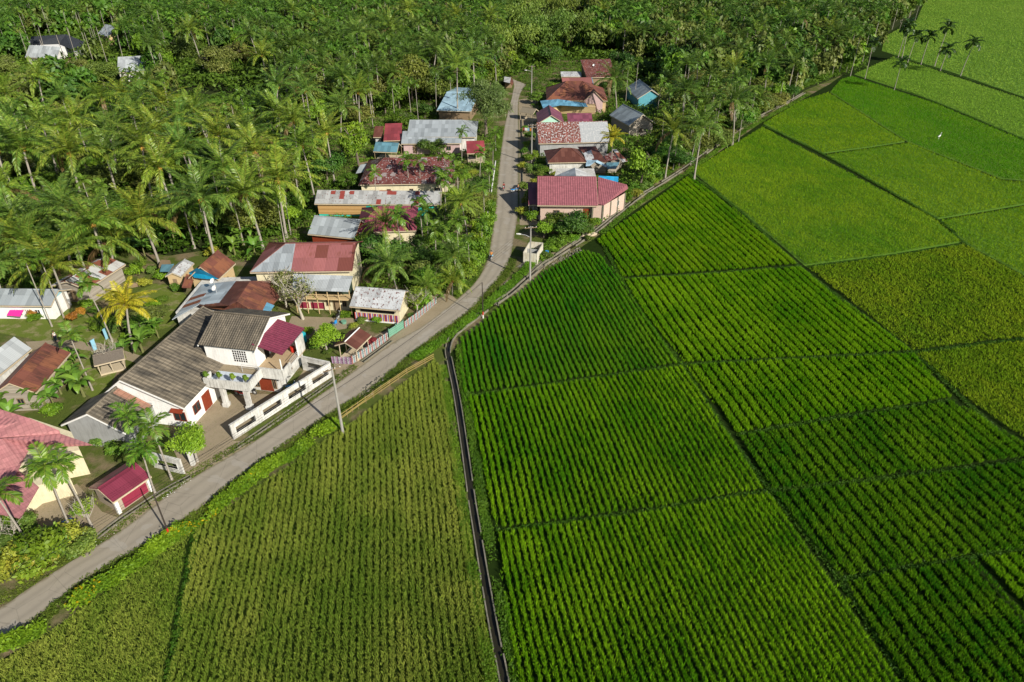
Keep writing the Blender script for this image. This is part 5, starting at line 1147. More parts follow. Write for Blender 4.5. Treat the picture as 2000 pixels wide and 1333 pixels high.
many('bush','in the gardens right of the straight road',[(1025,300),(1035,340),(1050,350),(1030,370),(1065,350),(1085,345),(1020,330),(1045,365),(1030,290),(1025,420),(1040,430),(1025,260),(1030,400),(1022,370),(1045,335),(1055,325),(1027,315)],1.05,1.0)
many('bush','around the water tank and the brick house front',[(1080,470),(1100,480),(1120,470),(1145,455),(1075,490),(1070,505),(1160,440),(1150,470),(1100,455),(1130,445)],.8,.7)
many('bush','between the brick house and the canal top',[(1235,372),(1262,372),(1285,350),(1300,335),(1320,322),(1340,310),(1360,298),(1380,285),(1400,272),(1425,258),(1450,240),(1475,225),(1500,205),(1240,385),(1275,360)],1.1,1.0)
many('bush','in the yards of the low slat fronted house',[(600,650),(615,665),(612,680),(640,690),(795,600),(815,605),(805,620),(770,628),(735,630),(690,610),(710,632),(675,618),(690,640)],.65,.7)
many('bush','on the yard slope above the patchwork barn',[(280,520),(300,535),(320,545),(345,570),(265,540),(150,560),(60,560),(110,560),(415,500),(440,470),(285,560)],1.0,.9)
many('banana','in the patch above the patchwork barn',[(260,500),(285,505),(305,500),(245,490),(325,490),(290,480),(345,485),(228,480),(272,470)],1.15,1.15)
many('banana','beside the rusty house by the left edge',[(120,770),(135,745),(150,760),(110,800),(90,795),(145,720),(165,775),(15,810),(30,830),(105,750)],1.1,1.0)
many('banana','above the blue tarpaulin house',[(460,500),(475,480),(440,450),(490,470),(425,455),(500,505),(460,470)],1.2,1.3)
many('banana','in front of the plain grey roof',[(628,475),(640,478),(652,474),(618,470)],1.0,1.0)
many('banana','behind the villa roof beside the footpath',[(280,690),(270,670),(310,660),(245,700)],.9,.9)
many('banana','around the lone light grey roof in the forest',[(280,112),(300,108),(268,105),(315,125),(250,100),(290,98)],1.4,1.3)
# ------------------------------------------------------------------ forest fill
def poly_pts(q,sp,rs):
    P=[(p.x,p.y) for p in GP(q)]; xs=[p[0] for p in P]; ys=[p[1] for p in P]
    X,Y=np.meshgrid(np.arange(min(xs),max(xs),sp),np.arange(min(ys),max(ys),sp)); X=X.ravel()+rs.uniform(-.42,.42,X.size)*sp; Y=Y.ravel()+rs.uniform(-.42,.42,Y.size)*sp
    k_=inpoly(X,Y,P); X,Y=X[k_],Y[k_]
    # inside the wedge the photo and its neighbouring views see
    k_=(np.abs(X)<Y*.76+15)&(Y<505); return X[k_],Y[k_]
BOX=[]
bpy.context.view_layer.update()
for o in C.objects:
    if o.type=='MESH' and o.name.split('.')[0] in('roof','roof_section','upper_roof','annex_roof'):
        bb=[o.matrix_world@Vector(c) for c in o.bound_box]; BOX.append((min(b.x for b in bb)-1.2,max(b.x for b in bb)+1.2,min(b.y for b in bb)-1.2,max(b.y for b in bb)+1.0))
def clear(X,Y,pad=0.0):
    k_=np.ones(len(X),bool)
    for a,b,c,d in BOX: k_&=~((X>a-pad)&(X<b+pad)&(Y>c-pad)&(Y<d+pad))
    # keep the clear views of far roofs open: no tall tree right in front of them
    for x,y,r in PLANTED: k_&=np.hypot(X-x,Y-y)>r
    return k_
rs=np.random.RandomState(99)
# views to the isolated far houses stay open
OPEN=[(45,60,180,150,0),(220,108,292,170,0),(185,45,240,90,0),(690,232,960,420,0),(600,370,865,475,0),(850,184,925,225,0),(1030,110,1300,440,0),(330,95,510,185,0),(165,120,255,190,0),(0,115,50,185,0),(985,15,1150,125,0),(990,125,1060,200,0)]
def keep_open(X,Y,h):
    k_=np.ones(len(X),bool)
    for i in range(len(X)):
        for f in (.35,.95):
            px,py=proj((X[i],Y[i],h*f))
            for a,b,c,d,_ in OPEN:
                if a<px<c and b<py<d: k_[i]=False
    return k_
GARD=[(1205,410),(1235,330),(1240,200),(1300,195),(1330,325),(1480,228),(1440,262),(1330,340),(1240,392)]
VILL=[(700,480),(690,420),(860,420),(960,350),(955,420),(940,490),(905,555),(850,575),(810,560),(740,560),(700,520)]
zones=[(GARD,3.6,'left grove'),(VILL,4.2,'garden'),(FLOORS[0],6.0,'left grove'),(FLOORS[1],4.9,'forest')]
cand=[]
for q,sp,nm in zones:
    X,Y=poly_pts(q,sp,rs); k_=clear(X,Y); X,Y=X[k_],Y[k_]; k_=keep_open(X,Y,9.0) if nm=='forest' else ((edgedist(X,Y,ROADPOLY)>2.5) if nm=='garden' else keep_open(X,Y,6.0)); X,Y=X[k_],Y[k_]
    for x,y in zip(X,Y):
        a=vnoise(np.array([x]),np.array([y]),38,5)[0]; r=rs.rand(); px,_=proj((x,y,0))
        if nm=='garden': kd='broad' if r<.7 else 'areca'
        elif nm=='left grove': kd='coco' if r<.12 else ('broad' if r<.72 else 'areca')
        else:
            if px>1150: kd='broad' if r<.72 else ('coco' if r<.86 else 'areca')
            elif a>.55: kd='areca' if r<.34 else ('coco' if r<.60 else 'broad')
            elif a>.38: kd='coco' if r<.30 else ('areca' if r<.42 else 'broad')
            else: kd='broad' if r<.7 else ('coco' if r<.86 else 'areca')
        cand.append((math.hypot(x,y),x,y,kd,px,nm))
cand.sort()
cnt={'coco':0,'areca':0,'broad':0}; LIM={'coco':150,'areca':130,'broad':210}; far=[]
GL={'coco':('coconut palm growing in the closed forest behind the village','coconut palms of the closed forest'),
    'areca':('slender areca palm growing in the closed forest behind the village','areca palms of the closed forest'),
    'broad':('broadleaf tree growing in the closed forest behind the village','broadleaf trees of the closed forest')}
GV={'broad':'leafy tree filling the gardens inside the road bend','areca':'slim areca palm among the trees inside the road bend'}
for dd_,x,y,kd,px,nm in cand:
    lg=nm!='forest'
    cpx,cpy=proj((x,y,8))
    vis=-40<cpx<2040 and cpy>-30
    if vis and cnt[kd]<LIM[kd]:
        cnt[kd]+=1; sd[0]+=1; lab,grp=GL[kd] if nm!='garden' else (GV[kd],'trees filling the village gardens')
        if kd=='coco': plant('cocod',(x,y),rs.uniform(5,8) if lg else rs.uniform(9,12.5),rs.rand()*6.28,lab,grp,sd[0],rs.uniform(.85,1.08))
        elif kd=='areca': plant('areca',(x,y),rs.uniform(6,9) if lg else rs.uniform(9,13),rs.rand()*6.28,lab,grp,sd[0],rs.uniform(.95,1.2))
        else: plant('broad',(x,y),rs.uniform(.6,.8) if lg else (rs.uniform(.7,1.0) if px>1200 else rs.uniform(1.0,1.5)),rs.rand()*6.28,lab,grp,int(rs.randint(0,600)),rs.uniform(.8,1.3) if lg else rs.uniform(1.0,1.6))
    else: far.append((x,y,kd))
print('forest',cnt,'far',len(far))
# the rest of the wood reads as one mass: one object of instanced light crowns built as a plain mesh
def lod(me,keep,rs):
    n=len(me.polygons); V=np.empty(len(me.vertices)*3,'f'); me.vertices.foreach_get('co',V); V=V.reshape(-1,4,3)
    a=np.empty(len(me.vertices)*4,'f'); me.color_attributes['Col'].data.foreach_get('color',a); a=a.reshape(-1,4,4)[:,:,:3]
    k_=rs.rand(len(V))<keep; return V[k_],a[k_]
LC=[lod(COCOD[i][1],.30,rs) for i in range(3)]; LA=[lod(ARE[i][1],.5,rs) for i in range(3)]; LB=[lod(BRO[i][1],.13,rs) for i in range(6)]
LC2=[lod(COCOD[i][1],.13,rs) for i in range(3)]; LA2=[lod(ARE[i][1],.25,rs) for i in range(3)]; LB2=[lod(BRO[i][1],.055,rs) for i in range(6)]
def fat(V,f):
    c=V.mean(1,keepdims=True); return c+(V-c)*f
VV_,CC_=[],[]; TV=[];TF=[]
for x,y,kd in far:
    fr=y>300; f_=1.45 if fr else 1.0
    a=rs.rand()*6.28; ca,sa=math.cos(a),math.sin(a); Rm=np.array([[ca,sa,0],[-sa,ca,0],[0,0,1]])
    if kd=='coco': V,c=(LC2 if fr else LC)[rs.randint(3)]; V=fat(V,1.7*f_)@Rm*rs.uniform(.85,1.1); z=rs.uniform(9,13)
    elif kd=='areca': V,c=(LA2 if fr else LA)[rs.randint(3)]; V=fat(V,1.45*f_)@Rm*rs.uniform(1.0,1.25); z=rs.uniform(9,13)
    else: V,c=(LB2 if fr else LB)[rs.randint(6)]; V=fat(V,2.4*f_)@Rm*np.array([1,1,1.35])*rs.uniform(1.1,1.7); z=0
    VV_.append((V+np.array([x,y,z])).reshape(-1,3)); CC_.append((c*rs.uniform(.75,1.2)).reshape(-1,3))
    if kd!='broad':
        b=len(TV); w=.09
        TV+=[(x-w,y,0),(x+w,y,0),(x+w,y,z+.2),(x-w,y,z+.2)]; TF.append((b,b+1,b+2,b+3))
if VV_:
    V=np.concatenate(VV_+[np.array(TV)]); c=np.concatenate(CC_+[np.tile([.4,.37,.32],(len(TV),1))])
    me=npmesh('distant_forest',V,quads(V),[M['leaf']],c,k=4); o=link('distant_forest',me); tag(o,'distant mixed palm and broadleaf forest along the top of the view','forest','distant woods','stuff')
    print('far faces',len(me.polygons))
# ------------------------------------------------------------------ undergrowth and verges
def scatter(name,label,X,Y,h,size,c1,c2,per=5,flower=None,ff=.03,hn=None,seed=0,aspect=.45):
    r=np.random.RandomState(seed); n=len(X)*per; x=np.repeat(X,per)+r.normal(0,size*1.1,n); y=np.repeat(Y,per)+r.normal(0,size*1.1,n)
    H=np.repeat(h*(.4+.6*r.rand(len(X))) if hn is None else hn,per); z=H*(.15+.85*r.rand(n)**.7)
    nrm=r.normal(size=(n,3))*.6+np.array([0,0,.8]); nrm/=np.linalg.norm(nrm,axis=1)[:,None]; a=np.cross(nrm,r.normal(size=(n,3))); a/=np.linalg.norm(a,axis=1)[:,None]; b=np.cross(nrm,a)
    s=(size*r.uniform(.6,1.4,n))[:,None]; P=np.stack([x,y,z],1)
    V=np.stack([P-a*s,P+b*s*aspect,P+a*s,P-b*s*aspect],1).reshape(-1,3); V[:,2]=np.maximum(V[:,2],.02)
    t=np.clip(.6*np.repeat(vnoise(X,Y,2.5,seed+3),per)+.5*r.rand(n)-.05,0,1)[:,None]; c=np.array(c1)*(1-t)+np.array(c2)*t
    if flower is not None: f=r.rand(n)<ff*2*np.repeat(vnoise(X,Y,3,seed+8)>.5,per); c[f]=flower
    me=npmesh(name,V,quads(V),[M['weed']],np.repeat(c,4,0),k=4); o=link(name,me); tag(o,label,'ground plants','undergrowth and verge plants','stuff'); return o
def scat_poly(name,label,px,dens,h,size,c1,c2,seed=0,avoid=True,**k_):
    P=[(p.x,p.y) for p in GP(px)]; xs=[p[0] for p in P]; ys=[p[1] for p in P]; A=(max(xs)-min(xs))*(max(ys)-min(ys)); r=np.random.RandomState(seed); n=int(A*dens)
    X=r.uniform(min(xs),max(xs),n); Y=r.uniform(min(ys),max(ys),n); m_=inpoly(X,Y,P)&(np.abs(X)<Y*.8+25); X,Y=X[m_],Y[m_]
    if avoid:
        for a,b,c,d in BOX: q_=~((X>a+1)&(X<b-1)&(Y>c+1)&(Y<d-1)); X,Y=X[q_],Y[q_]
        q_=(~inpoly(X,Y,ROADPOLY))&(edgedist(X,Y,ROADPOLY)>.25); X,Y=X[q_],Y[q_]
    hn=h*(.25+1.0*vnoise(X,Y,3.5,seed+1)); return scatter(name,label,X,Y,h,size,c1,c2,hn=hn,seed=seed,**k_)
scat_poly('undergrowth','dense green undergrowth, colour darkened for palm shade, on the floor of the left grove',[(-300,560),(-300,150),(60,140),(200,180),(560,200),(640,330),(600,440),(500,480),(330,500),(250,495),(120,525),(0,562)],1.5,2.2,.40,(.02,.06,.006),(.11,.20,.018),seed=201,per=6)  # leaf colours darkened to paint in the shade between the palms
scat_poly('undergrowth','green undergrowth in the gardens between the village roofs',[(560,200),(960,200),(965,420),(940,520),(890,565),(840,600),(700,600),(610,560),(480,520),(420,480),(600,440),(640,330)],1.6,1.1,.24,(.04,.10,.010),(.18,.30,.03),seed=202,per=6)
scat_poly('undergrowth','green undergrowth between the canal and the houses right of the road',[(1200,420),(1160,345),(1190,200),(1300,190),(1420,190),(1620,140),(1700,90),(1690,135),(1580,170),(1480,225),(1330,325),(1230,395)],1.0,1.8,.34,(.03,.09,.008),(.17,.29,.03),seed=203,per=6)
scat_poly('undergrowth','forest floor plants behind the upper village',[(-600,150),(-800,40),(1720,40),(1650,120),(1300,190),(1100,110),(960,180),(840,200),(560,190),(200,170)],.30,4.5,.75,(.03,.08,.008),(.14,.23,.025),seed=204,per=7,avoid=True)
scat_poly('undergrowth','garden plants between the houses right of the road',[(1045,230),(1012,150),(1100,106),(1230,106),(1312,190),(1250,330),(1235,392),(1180,425),(1060,440),(1042,300)],1.2,1.2,.26,(.03,.09,.008),(.15,.26,.025),seed=206,per=6)
# verges
def band(a,b,w,dens,seed):
    r=np.random.RandomState(seed); X=[];Y=[]
    for p,q in zip(a,a[1:]):
        L_=(q-p).length; n=max(1,int(L_*w*dens)); t=r.rand(n); s=r.rand(n)**.9*w; d=(q-p).normalized(); nn=Vector((-d.y,d.x,0))*b
        X+=list(p.x+(q.x-p.x)*t+nn.x*s); Y+=list(p.y+(q.y-p.y)*t+nn.y*s)
    return np.array(X),np.array(Y)
def bandstuff(name,label,px,side,w,dens,h,size,c1,c2,seed,z=0,**k_):
    P=smooth(GP(px),3); X,Y=band(P,side,w,dens,seed)
    kk=vnoise(X,Y,2.3,seed+50)+.35*np.random.RandomState(seed).rand(len(X))>(.62 if name=='flowering_vines' else .38); X,Y=X[kk],Y[kk]; hn=h*(.2+1.0*vnoise(X,Y,1.6,seed)); return scatter(name,label,X,Y,h,size,c1,c2,hn=hn,seed=seed,**k_)
RR=[p for p in ROADR if 0<=p[0]<=1010 and p[1]>470]
bandstuff('verge_grass','low grass on the field side of the road',[(-100,1310)]+RR,-1,1.3,60,.3,.09,(.05,.10,.01),(.16,.22,.025),301,per=4)
bandstuff('verge_grass','thin grass along the house side of the road',[p for p in ROADL if p[1]>690 and p[0]>-100],1,1.2,35,.22,.08,(.06,.11,.012),(.18,.23,.03),302,per=4)
bandstuff('verge_grass','grass strip left of the straight stretch of road',[p for p in ROADL if 230<p[1]<600],1,1.6,50,.45,.09,(.05,.12,.01),(.17,.27,.025),303,per=4)
LV=((.07,.17,.010),(.26,.40,.02))
bandstuff('flowering_vines','bright lime vines with yellow flowers hanging over the road edge, lower left',[(-40,1262),(20,1248),(70,1225),(120,1195),(170,1150)],-1,1.3,110,.9,.15,LV[0],LV[1],311,per=6,flower=(.6,.42,.01),ff=.03)
bandstuff('flowering_vines','bright lime vines with yellow flowers between the field and the kiosk',[(175,1152),(250,1102),(320,1050),(390,1005),(440,965)],-1,1.5,110,.95,.15,LV[0],LV[1],312,per=6,flower=(.6,.42,.01),ff=.05)
bandstuff('flowering_vines','bright lime vines below the concrete pole',[(445,965),(500,920),(560,885),(610,850),(655,822)],-1,1.5,110,.95,.15,LV[0],LV[1],313,per=6,flower=(.6,.45,.01),ff=.01)
bandstuff('verge_grass','tall green grass along the canal beside the bend',[(800,700),(860,660),(905,625),(950,590),(1000,545),(1040,505)],-1,1.6,70,.6,.1,(.06,.17,.008),(.17,.33,.02),314,per=5)
bandstuff('verge_grass','overgrown left bank of the canal',[(983,1420),(975,1333),(958,1250),(940,1150),(925,1060),(912,980),(898,880),(884,780),(872,715)],1,.95,80,.5,.09,(.06,.15,.008),(.17,.29,.02),315,per=5)
bandstuff('verge_grass','overgrown right bank of the canal',[(1004,1420),(997,1333),(980,1250),(962,1150),(946,1060),(932,980),(918,880),(902,780),(890,715),(892,675)],-1,.95,80,.5,.09,(.045,.13,.008),(.14,.25,.02),316,per=5)
bandstuff('verge_grass','grass on the canal bank along the village gardens',[(1060,512),(1110,478),(1170,440),(1250,377),(1330,327),(1440,249),(1490,219),(1575,172),(1650,140),(1705,98),(1730,66)],1,3.2,30,1.1,.22,(.05,.13,.01),(.18,.30,.03),317,per=5)
bandstuff('verge_grass','tall grass between the upper canal and the paddies',[(1170,458),(1250,393),(1330,343),(1440,264),(1490,234),(1575,186)],-1,.9,45,.5,.15,(.05,.14,.01),(.17,.30,.025),318,per=4)
bandstuff('verge_grass','weeds creeping over the field side edge of the road',[(-100,1300)]+RR,1,.35,30,.12,.07,(.06,.11,.012),(.18,.23,.03),319,per=3)
# dikes between plots
DIKES=[[(1180,485),(1262,625),(1332,715),(1412,840),(1504,960),(1640,1135),(1770,1340)],[(1345,340),(1450,418),(1560,522),(1782,690),(1880,782),(2040,925)],[(905,777),(1110,748),(1332,716),(1560,702),(1784,691)],[(1214,547),(1400,535),(1562,522)],[(970,1041),(1250,1003),(1504,961),(1700,941),(2040,898)],[(1439,852),(1640,818),(1862,783)],[(1490,247),(1608,303),(1830,430),(1880,475),(2040,575)],[(1575,523),(1740,501),(1882,478)],[(1784,691),(1940,671),(2040,660)],[(1640,1135),(1900,1090),(2040,1062)],[(1668,140),(1830,202),(2000,274),(2100,316)],[(1742,108),(1860,146),(2000,192),(2100,230)],[(384,1034),(360,1170),(328,1330),(305,1430)]]
X=[];Y=[]
for i,dk in enumerate(DIKES):
    P=smooth(GP(dk),3)
    a,b=band(P,1,.28,60 if i not in(10,11) else 30,400+i); c,d=band(P,-1,.28,60 if i not in(10,11) else 30,450+i); X+=[a,c];Y+=[b,d]
X=np.concatenate(X);Y=np.concatenate(Y); scatter('dike_grass','short dark grass growing on the narrow dikes between the plots',X,Y,.2,.09,(.02,.08,.005),(.09,.20,.014),per=4,seed=410,hn=np.full(len(X),.24))
# ------------------------------------------------------------------ poles and wires
def wire(a,b,sag,label,r=.011):
    P=[]; 
    for i in range(17):
        t=i/16; p=a*(1-t)+b*t; p=Vector((p.x,p.y,p.z-sag*4*t*(1-t))); P.append(p)
    m=MB(); m.tube(P,r,4,cap=False); o=m.build('power_line',M['black']); tag(o,label,'power line','overhead wires'); return o
def cpole(x,y,h,label,lamp=0,arms=1,axis=None,mat='polegrey'):
    g=G(x,y); r=empty('utility_pole',g,0,label,'utility pole','poles along the road')
    m=MB(); m.tube([(g.x,g.y,0),(g.x,g.y,h*.5),(g.x,g.y,h)],[.17,.14,.10],8); m.build('pole',M[mat],r)
    ax=Vector(axis or (1,0,0)).normalized(); ends=[]
    for k_ in range(arms):
        z=h-.25-k_*.55; m=MB(); m.obox(Vector((g.x,g.y,z)),ax*.95,Vector((-ax.y,ax.x,0))*.05,VZ*.05); m.build('crossarm',M['wood'],r)
        for s in (-.85,-.3,.3,.85):
            p=Vector((g.x,g.y,z))+ax*s; m=MB(); m.tube([p+VZ*.05,p+VZ*.12,p+VZ*.2],[.03,.055,.03],6); m.build('insulator',M['wpaint'],r)
            if k_==0: ends.append(p+VZ*.2)
    if lamp:
        z=h*.80; d=Vector((lamp,.15,0)).normalized(); b=Vector((g.x,g.y,z)); m=MB(); m.tube([b,b+d*.8+VZ*.35,b+d*1.5+VZ*.45],.035,5); m.build('lamp_arm',M['metal'],r)
        m=MB(); c=b+d*1.85+VZ*.45; m.tube([c-d*.4,c-d*.1,c+d*.35],[.05,.14,.09],7); m.build('lamp_head',M['wpaint'],r)
    return g,h,ends
pA=cpole(670,847,9.0,'tall concrete pole with lamp arms at the golden field edge opposite the villa',0,1,(1,.5,0))
pB=cpole(1035,548,9.2,'concrete pole with a street lamp beside the white water tank',-1,1,(1,.2,0))
pC=cpole(1038,320,9.0,'concrete pole with double crossarm right of the straight road',0,2,(1,0,0))
pD=cpole(1038,189.5,9.2,'concrete pole with a street lamp at the top end of the road',-1,1,(1,0,0))
# small lamp cluster on the first pole
for nm,A_,B_,l in (('a',pA,pB,'between the field edge pole and the water tank pole'),('b',pB,pC,'between the water tank pole and the double crossarm pole'),('c',pC,pD,'between the double crossarm pole and the top street lamp pole')):
    for i in range(4): wire(A_[2][i],B_[2][i],.9,'thin overhead wire, %s of four strung %s'%(ORD[i],l) if False else '%s of four thin wires %s'%(ORD[i],l))
e=G(-160,1420)
for i in range(3): wire(pA[2][i],Vector((e.x+i*.5,e.y,8.8)),1.2,'%s of three thin wires from the field edge pole over the golden rice'%ORD[i])
def dpole(x,y,yt,label):
    g=G(x,y); h=htop(x,y,yt); r=empty('utility_pole',g,0,label,'utility pole','poles along the road'); m=MB(); m.tube([(g.x,g.y,1.1),(g.x,g.y,h)],[.085,.06],7); m.build('pole',M['darkpole'],r)
    m=MB(); m.tube([(g.x,g.y,0),(g.x,g.y,.55)],.095,7); m.build('white_band',M['wpaint'],r); m=MB(); m.tube([(g.x,g.y,.55),(g.x,g.y,1.1)],.093,7); m.build('red_band',M['red'],r); return g,h
q1=dpole(332,1048,968,'dark slim pole with red and white foot opposite the magenta kiosk'); q2=dpole(943.5,622,553,'dark slim pole with red and white foot between the road bend and the canal')
wire(Vector((q1[0].x,q1[0].y,q1[1])),Vector((q2[0].x,q2[0].y,q2[1])),1.6,'single black cable sagging between the two dark slim poles',.02)
# ------------------------------------------------------------------ water tank, fences, gate
M['tankwall']=wallmat('stained_tank_plaster',(.60,.58,.50),(.30,.22,.12),.7)
a,b,c=G(1022,515),G(1048,518),G(1060,496); d4=a+(c-b); tr=empty('water_tank',(a+c)/2,0,'open topped white plastered water tank beside the street lamp pole','water tank')
def wallseg(m,p,q,z0,z1,t=.14):
    d=(q-p).normalized(); n=Vector((-d.y,d.x,0)); m.obox((p+q)/2+VZ*(z0+z1)/2,d*((q-p).length/2+t/2*0),n*t/2,VZ*(z1-z0)/2)
for p,q in ((a,b),(b,c),(c,d4),(d4,a)):
    m=MB(); dd_=(q-p).normalized()*.07; wallseg(m,p-dd_*0,q-dd_*2,0,2.0); m.build('tank_wall',M['tankwall'],tr)
m=MB(); wallseg(m,a*.5+d4*.5,b*.5+c*.5,0,1.7); m.build('divider',M['greywall'],tr)
m=MB(); m.prism([(p.x,p.y) for p in (a,b,c,d4)],.2,.9); m.build('tank_water',plain('green_water',(.05,.08,.03),.2,.2,2),tr)
m=MB(); P=[G(1010,522),G(1050,530),G(1082,503),G(1062,486)]; m.prism([(p.x,p.y) for p in P],0,.1); o=m.build('concrete_pad',M['concrete']); o['kind']='structure'
def picket(label,px,h,mat,name='picket_fence',gapw=.13,pitch=.19,cat='fence'):
    P=GP(px); r=empty(name,P[len(P)//2],0,label,cat,None); m=MB(); R_=MB(); k_=0
    for p,q in zip(P,P[1:]):
        d=(q-p).normalized(); n=Vector((-d.y,d.x,0)); L_=(q-p).length; 
        for z in (.3,h*.75): R_.obox((p+q)/2+VZ*z+n*.03,d*L_/2,n*.015,VZ*.03)
        i=0.0
        while i<L_:
            c=p+d*i; hh=h*random.uniform(.93,1.05); m.obox(c+VZ*hh/2,d*gapw/2,n*.012,VZ*hh/2,k_%len(mat)); k_+=1; i+=pitch
    m.build('pickets',mat,r)['kind']='stuff'; R_.build('rail',M['palewood'],r); return r
pk=lambda n,c: plain(n,c,.7,.15,4)
PR=[pk('picket_red',(.34,.12,.12)),pk('picket_white',(.42,.43,.43)),pk('picket_blue',(.18,.30,.35)),pk('picket_pale',(.45,.43,.40))]; PL=[pk('picket_lilac',(.38,.25,.40)),pk('picket_plum',(.22,.12,.22)),pk('picket_grey',(.4,.4,.45))]
picket('lilac and plum picket fence in front of the open pavilion',[(650,710),(688,712)],1.1,PL)
picket('red, white and blue picket fence along the road below the pavilion',[(689,711),(715,695),(740,677),(759,663)],1.2,PR)
picket('red and white picket fence right of the green gate',[(791,641),(815,624),(836,607),(853,592)],1.1,PR)
g1,g2=G(760,661),G(789,642); gr=empty('gate',(g1+g2)/2,0,'pale green metal double gate beside the picket fence','gate')
d=(g2-g1).normalized(); n=Vector((-d.y,d.x,0)); L_=(g2-g1).length
for t in (.25,.75):
    m=MB(); c=g1+d*L_*t; m.obox(c+VZ*.7,d*(L_*.24),n*.02,VZ*.6); m.build('gate_leaf',M['green'],gr)
    for s in (-1,1):
        m=MB(); m.obox(c+d*s*L_*.235+VZ*.75,d*.04,n*.045,VZ*.75); m.build('gate_frame',M['green'],gr)
# bamboo rail fence on the field edge
P=GP([(668,822),(700,799),(745,767),(795,733),(848,704)]); r=empty('bamboo_fence',P[2],0,'yellow bamboo rail fence between the road verge and the golden field','fence'); bm_=plain('yellow_bamboo',(.36,.27,.09),.6,.3,3)
for k_,z in enumerate((.35,.62,.9)):
    m=MB(); m.tube([p+VZ*(z+random.uniform(-.08,.08)) for p in P],.04,5); m.build('rail',bm_,r)
for p,q in zip(P,P[1:]):
    for t in (0,.33,.66):
        m=MB(); c=p+(q-p)*t; m.tube([c,c+VZ*1.05],.035,5); m.build('fence_post',M['wood'],r)
# low walls along the straight road
def lowwall(label,px,h,mat,th=.15,name='garden_wall'):
    P=GP(px); m=MB()
    for p,q in zip(P,P[1:]): wallseg(m,p,q,0,h,th)
    o=m.build(name,mat); tag(o,label,'wall'); return o
lowwall('low white garden wall left of the straight road, opposite the brick house',[(957,400),(964,350),(968,320)],.7,M['cleanwhite'])
lowwall('low white garden wall left of the road, lower part before the bend',[(944,462),(951,430),(955,408)],.7,M['cleanwhite'])
lowwall('grey kerb wall along the right side of the straight road',[(1019,430),(1021,390),(1021,340),(1020,280),(1019,235)],.35,M['concrete'])
lowwall('low concrete edge on the field side of the canal gardens near the water tank',[(1085,500),(1120,476),(1160,447)],.35,M['concrete'])
# roadside drain
k=NT('wet_drain'); M['drain']=k.fin((.01,.011,.009),.3,.3)
for px in ([(188,1052),(240,1012),(315,963),(372,932)],[(455,880),(537,824),(600,780),(655,741)],[(708,708),(735,688),(765,666)]):
    P=smooth(GP(px),3); m=MB(); A_=offset(P,.16); B_=offset(P,-.16)
    for i in range(len(P)-1): m.face([wt_(B_[i],.026),wt_(B_[i+1],.026),wt_(A_[i+1],.026),wt_(A_[i],.026)])
    o=m.build('road_drain',M['drain']); o['kind']='structure'
    for s in (.24,-.24):
        A_=offset(P,s); m=MB()
        for p,q in zip(A_,A_[1:]): wallseg(m,wt_(p,0),wt_(q,0),0,.14,.12)
        o=m.build('road_drain_edge',M['concrete']); o['kind']='structure'
# ------------------------------------------------------------------ people and motorcycles
def skinmesh(name,chains,mat,parent=None,sub=1):
    """chains: list of [(x,y,z,r)...]; points that coincide are joined into one skeleton"""
    V=[];Rr=[];E_=[];key={}
    for ch in chains:
        pr=None
        for x,y,z,r in ch:
            k_=(round(x,3),round(y,3),round(z,3))
            if k_ not in key: key[k_]=len(V); V.append((x,y,z)); Rr.append(r)
            i=key[k_]
            if pr is not None and pr!=i: E_.append((pr,i))
            pr=i
    me=bpy.data.meshes.new(name); me.from_pydata(V,E_,[]); o=bpy.data.objects.new(name,me); C.objects.link(o)
    md=o.modifiers.new('skin','SKIN'); md.use_smooth_shade=True
    for i,sv in enumerate(me.skin_vertices[0].data): sv.radius=(Rr[i],Rr[i]); sv.use_root=(i==0)
    ms=o.modifiers.new('sub','SUBSURF'); ms.levels=sub; ms.render_levels=sub
    dg=bpy.context.evaluated_depsgraph_get(); nm=bpy.data.meshes.new_from_object(o.evaluated_get(dg)); bpy.data.objects.remove(o); bpy.data.meshes.remove(me)
    nm.name=name; nm.materials.clear(); nm.materials.append(mat); q=bpy.data.objects.new(name,nm); C.objects.link(q)
    if parent: q.parent=parent
    return q
SKIN=plain('brown_skin',(.30,.17,.11),.6,.05,9); HAIR=plain('black_hair',(.012,.01,.01),.5,.1,9)
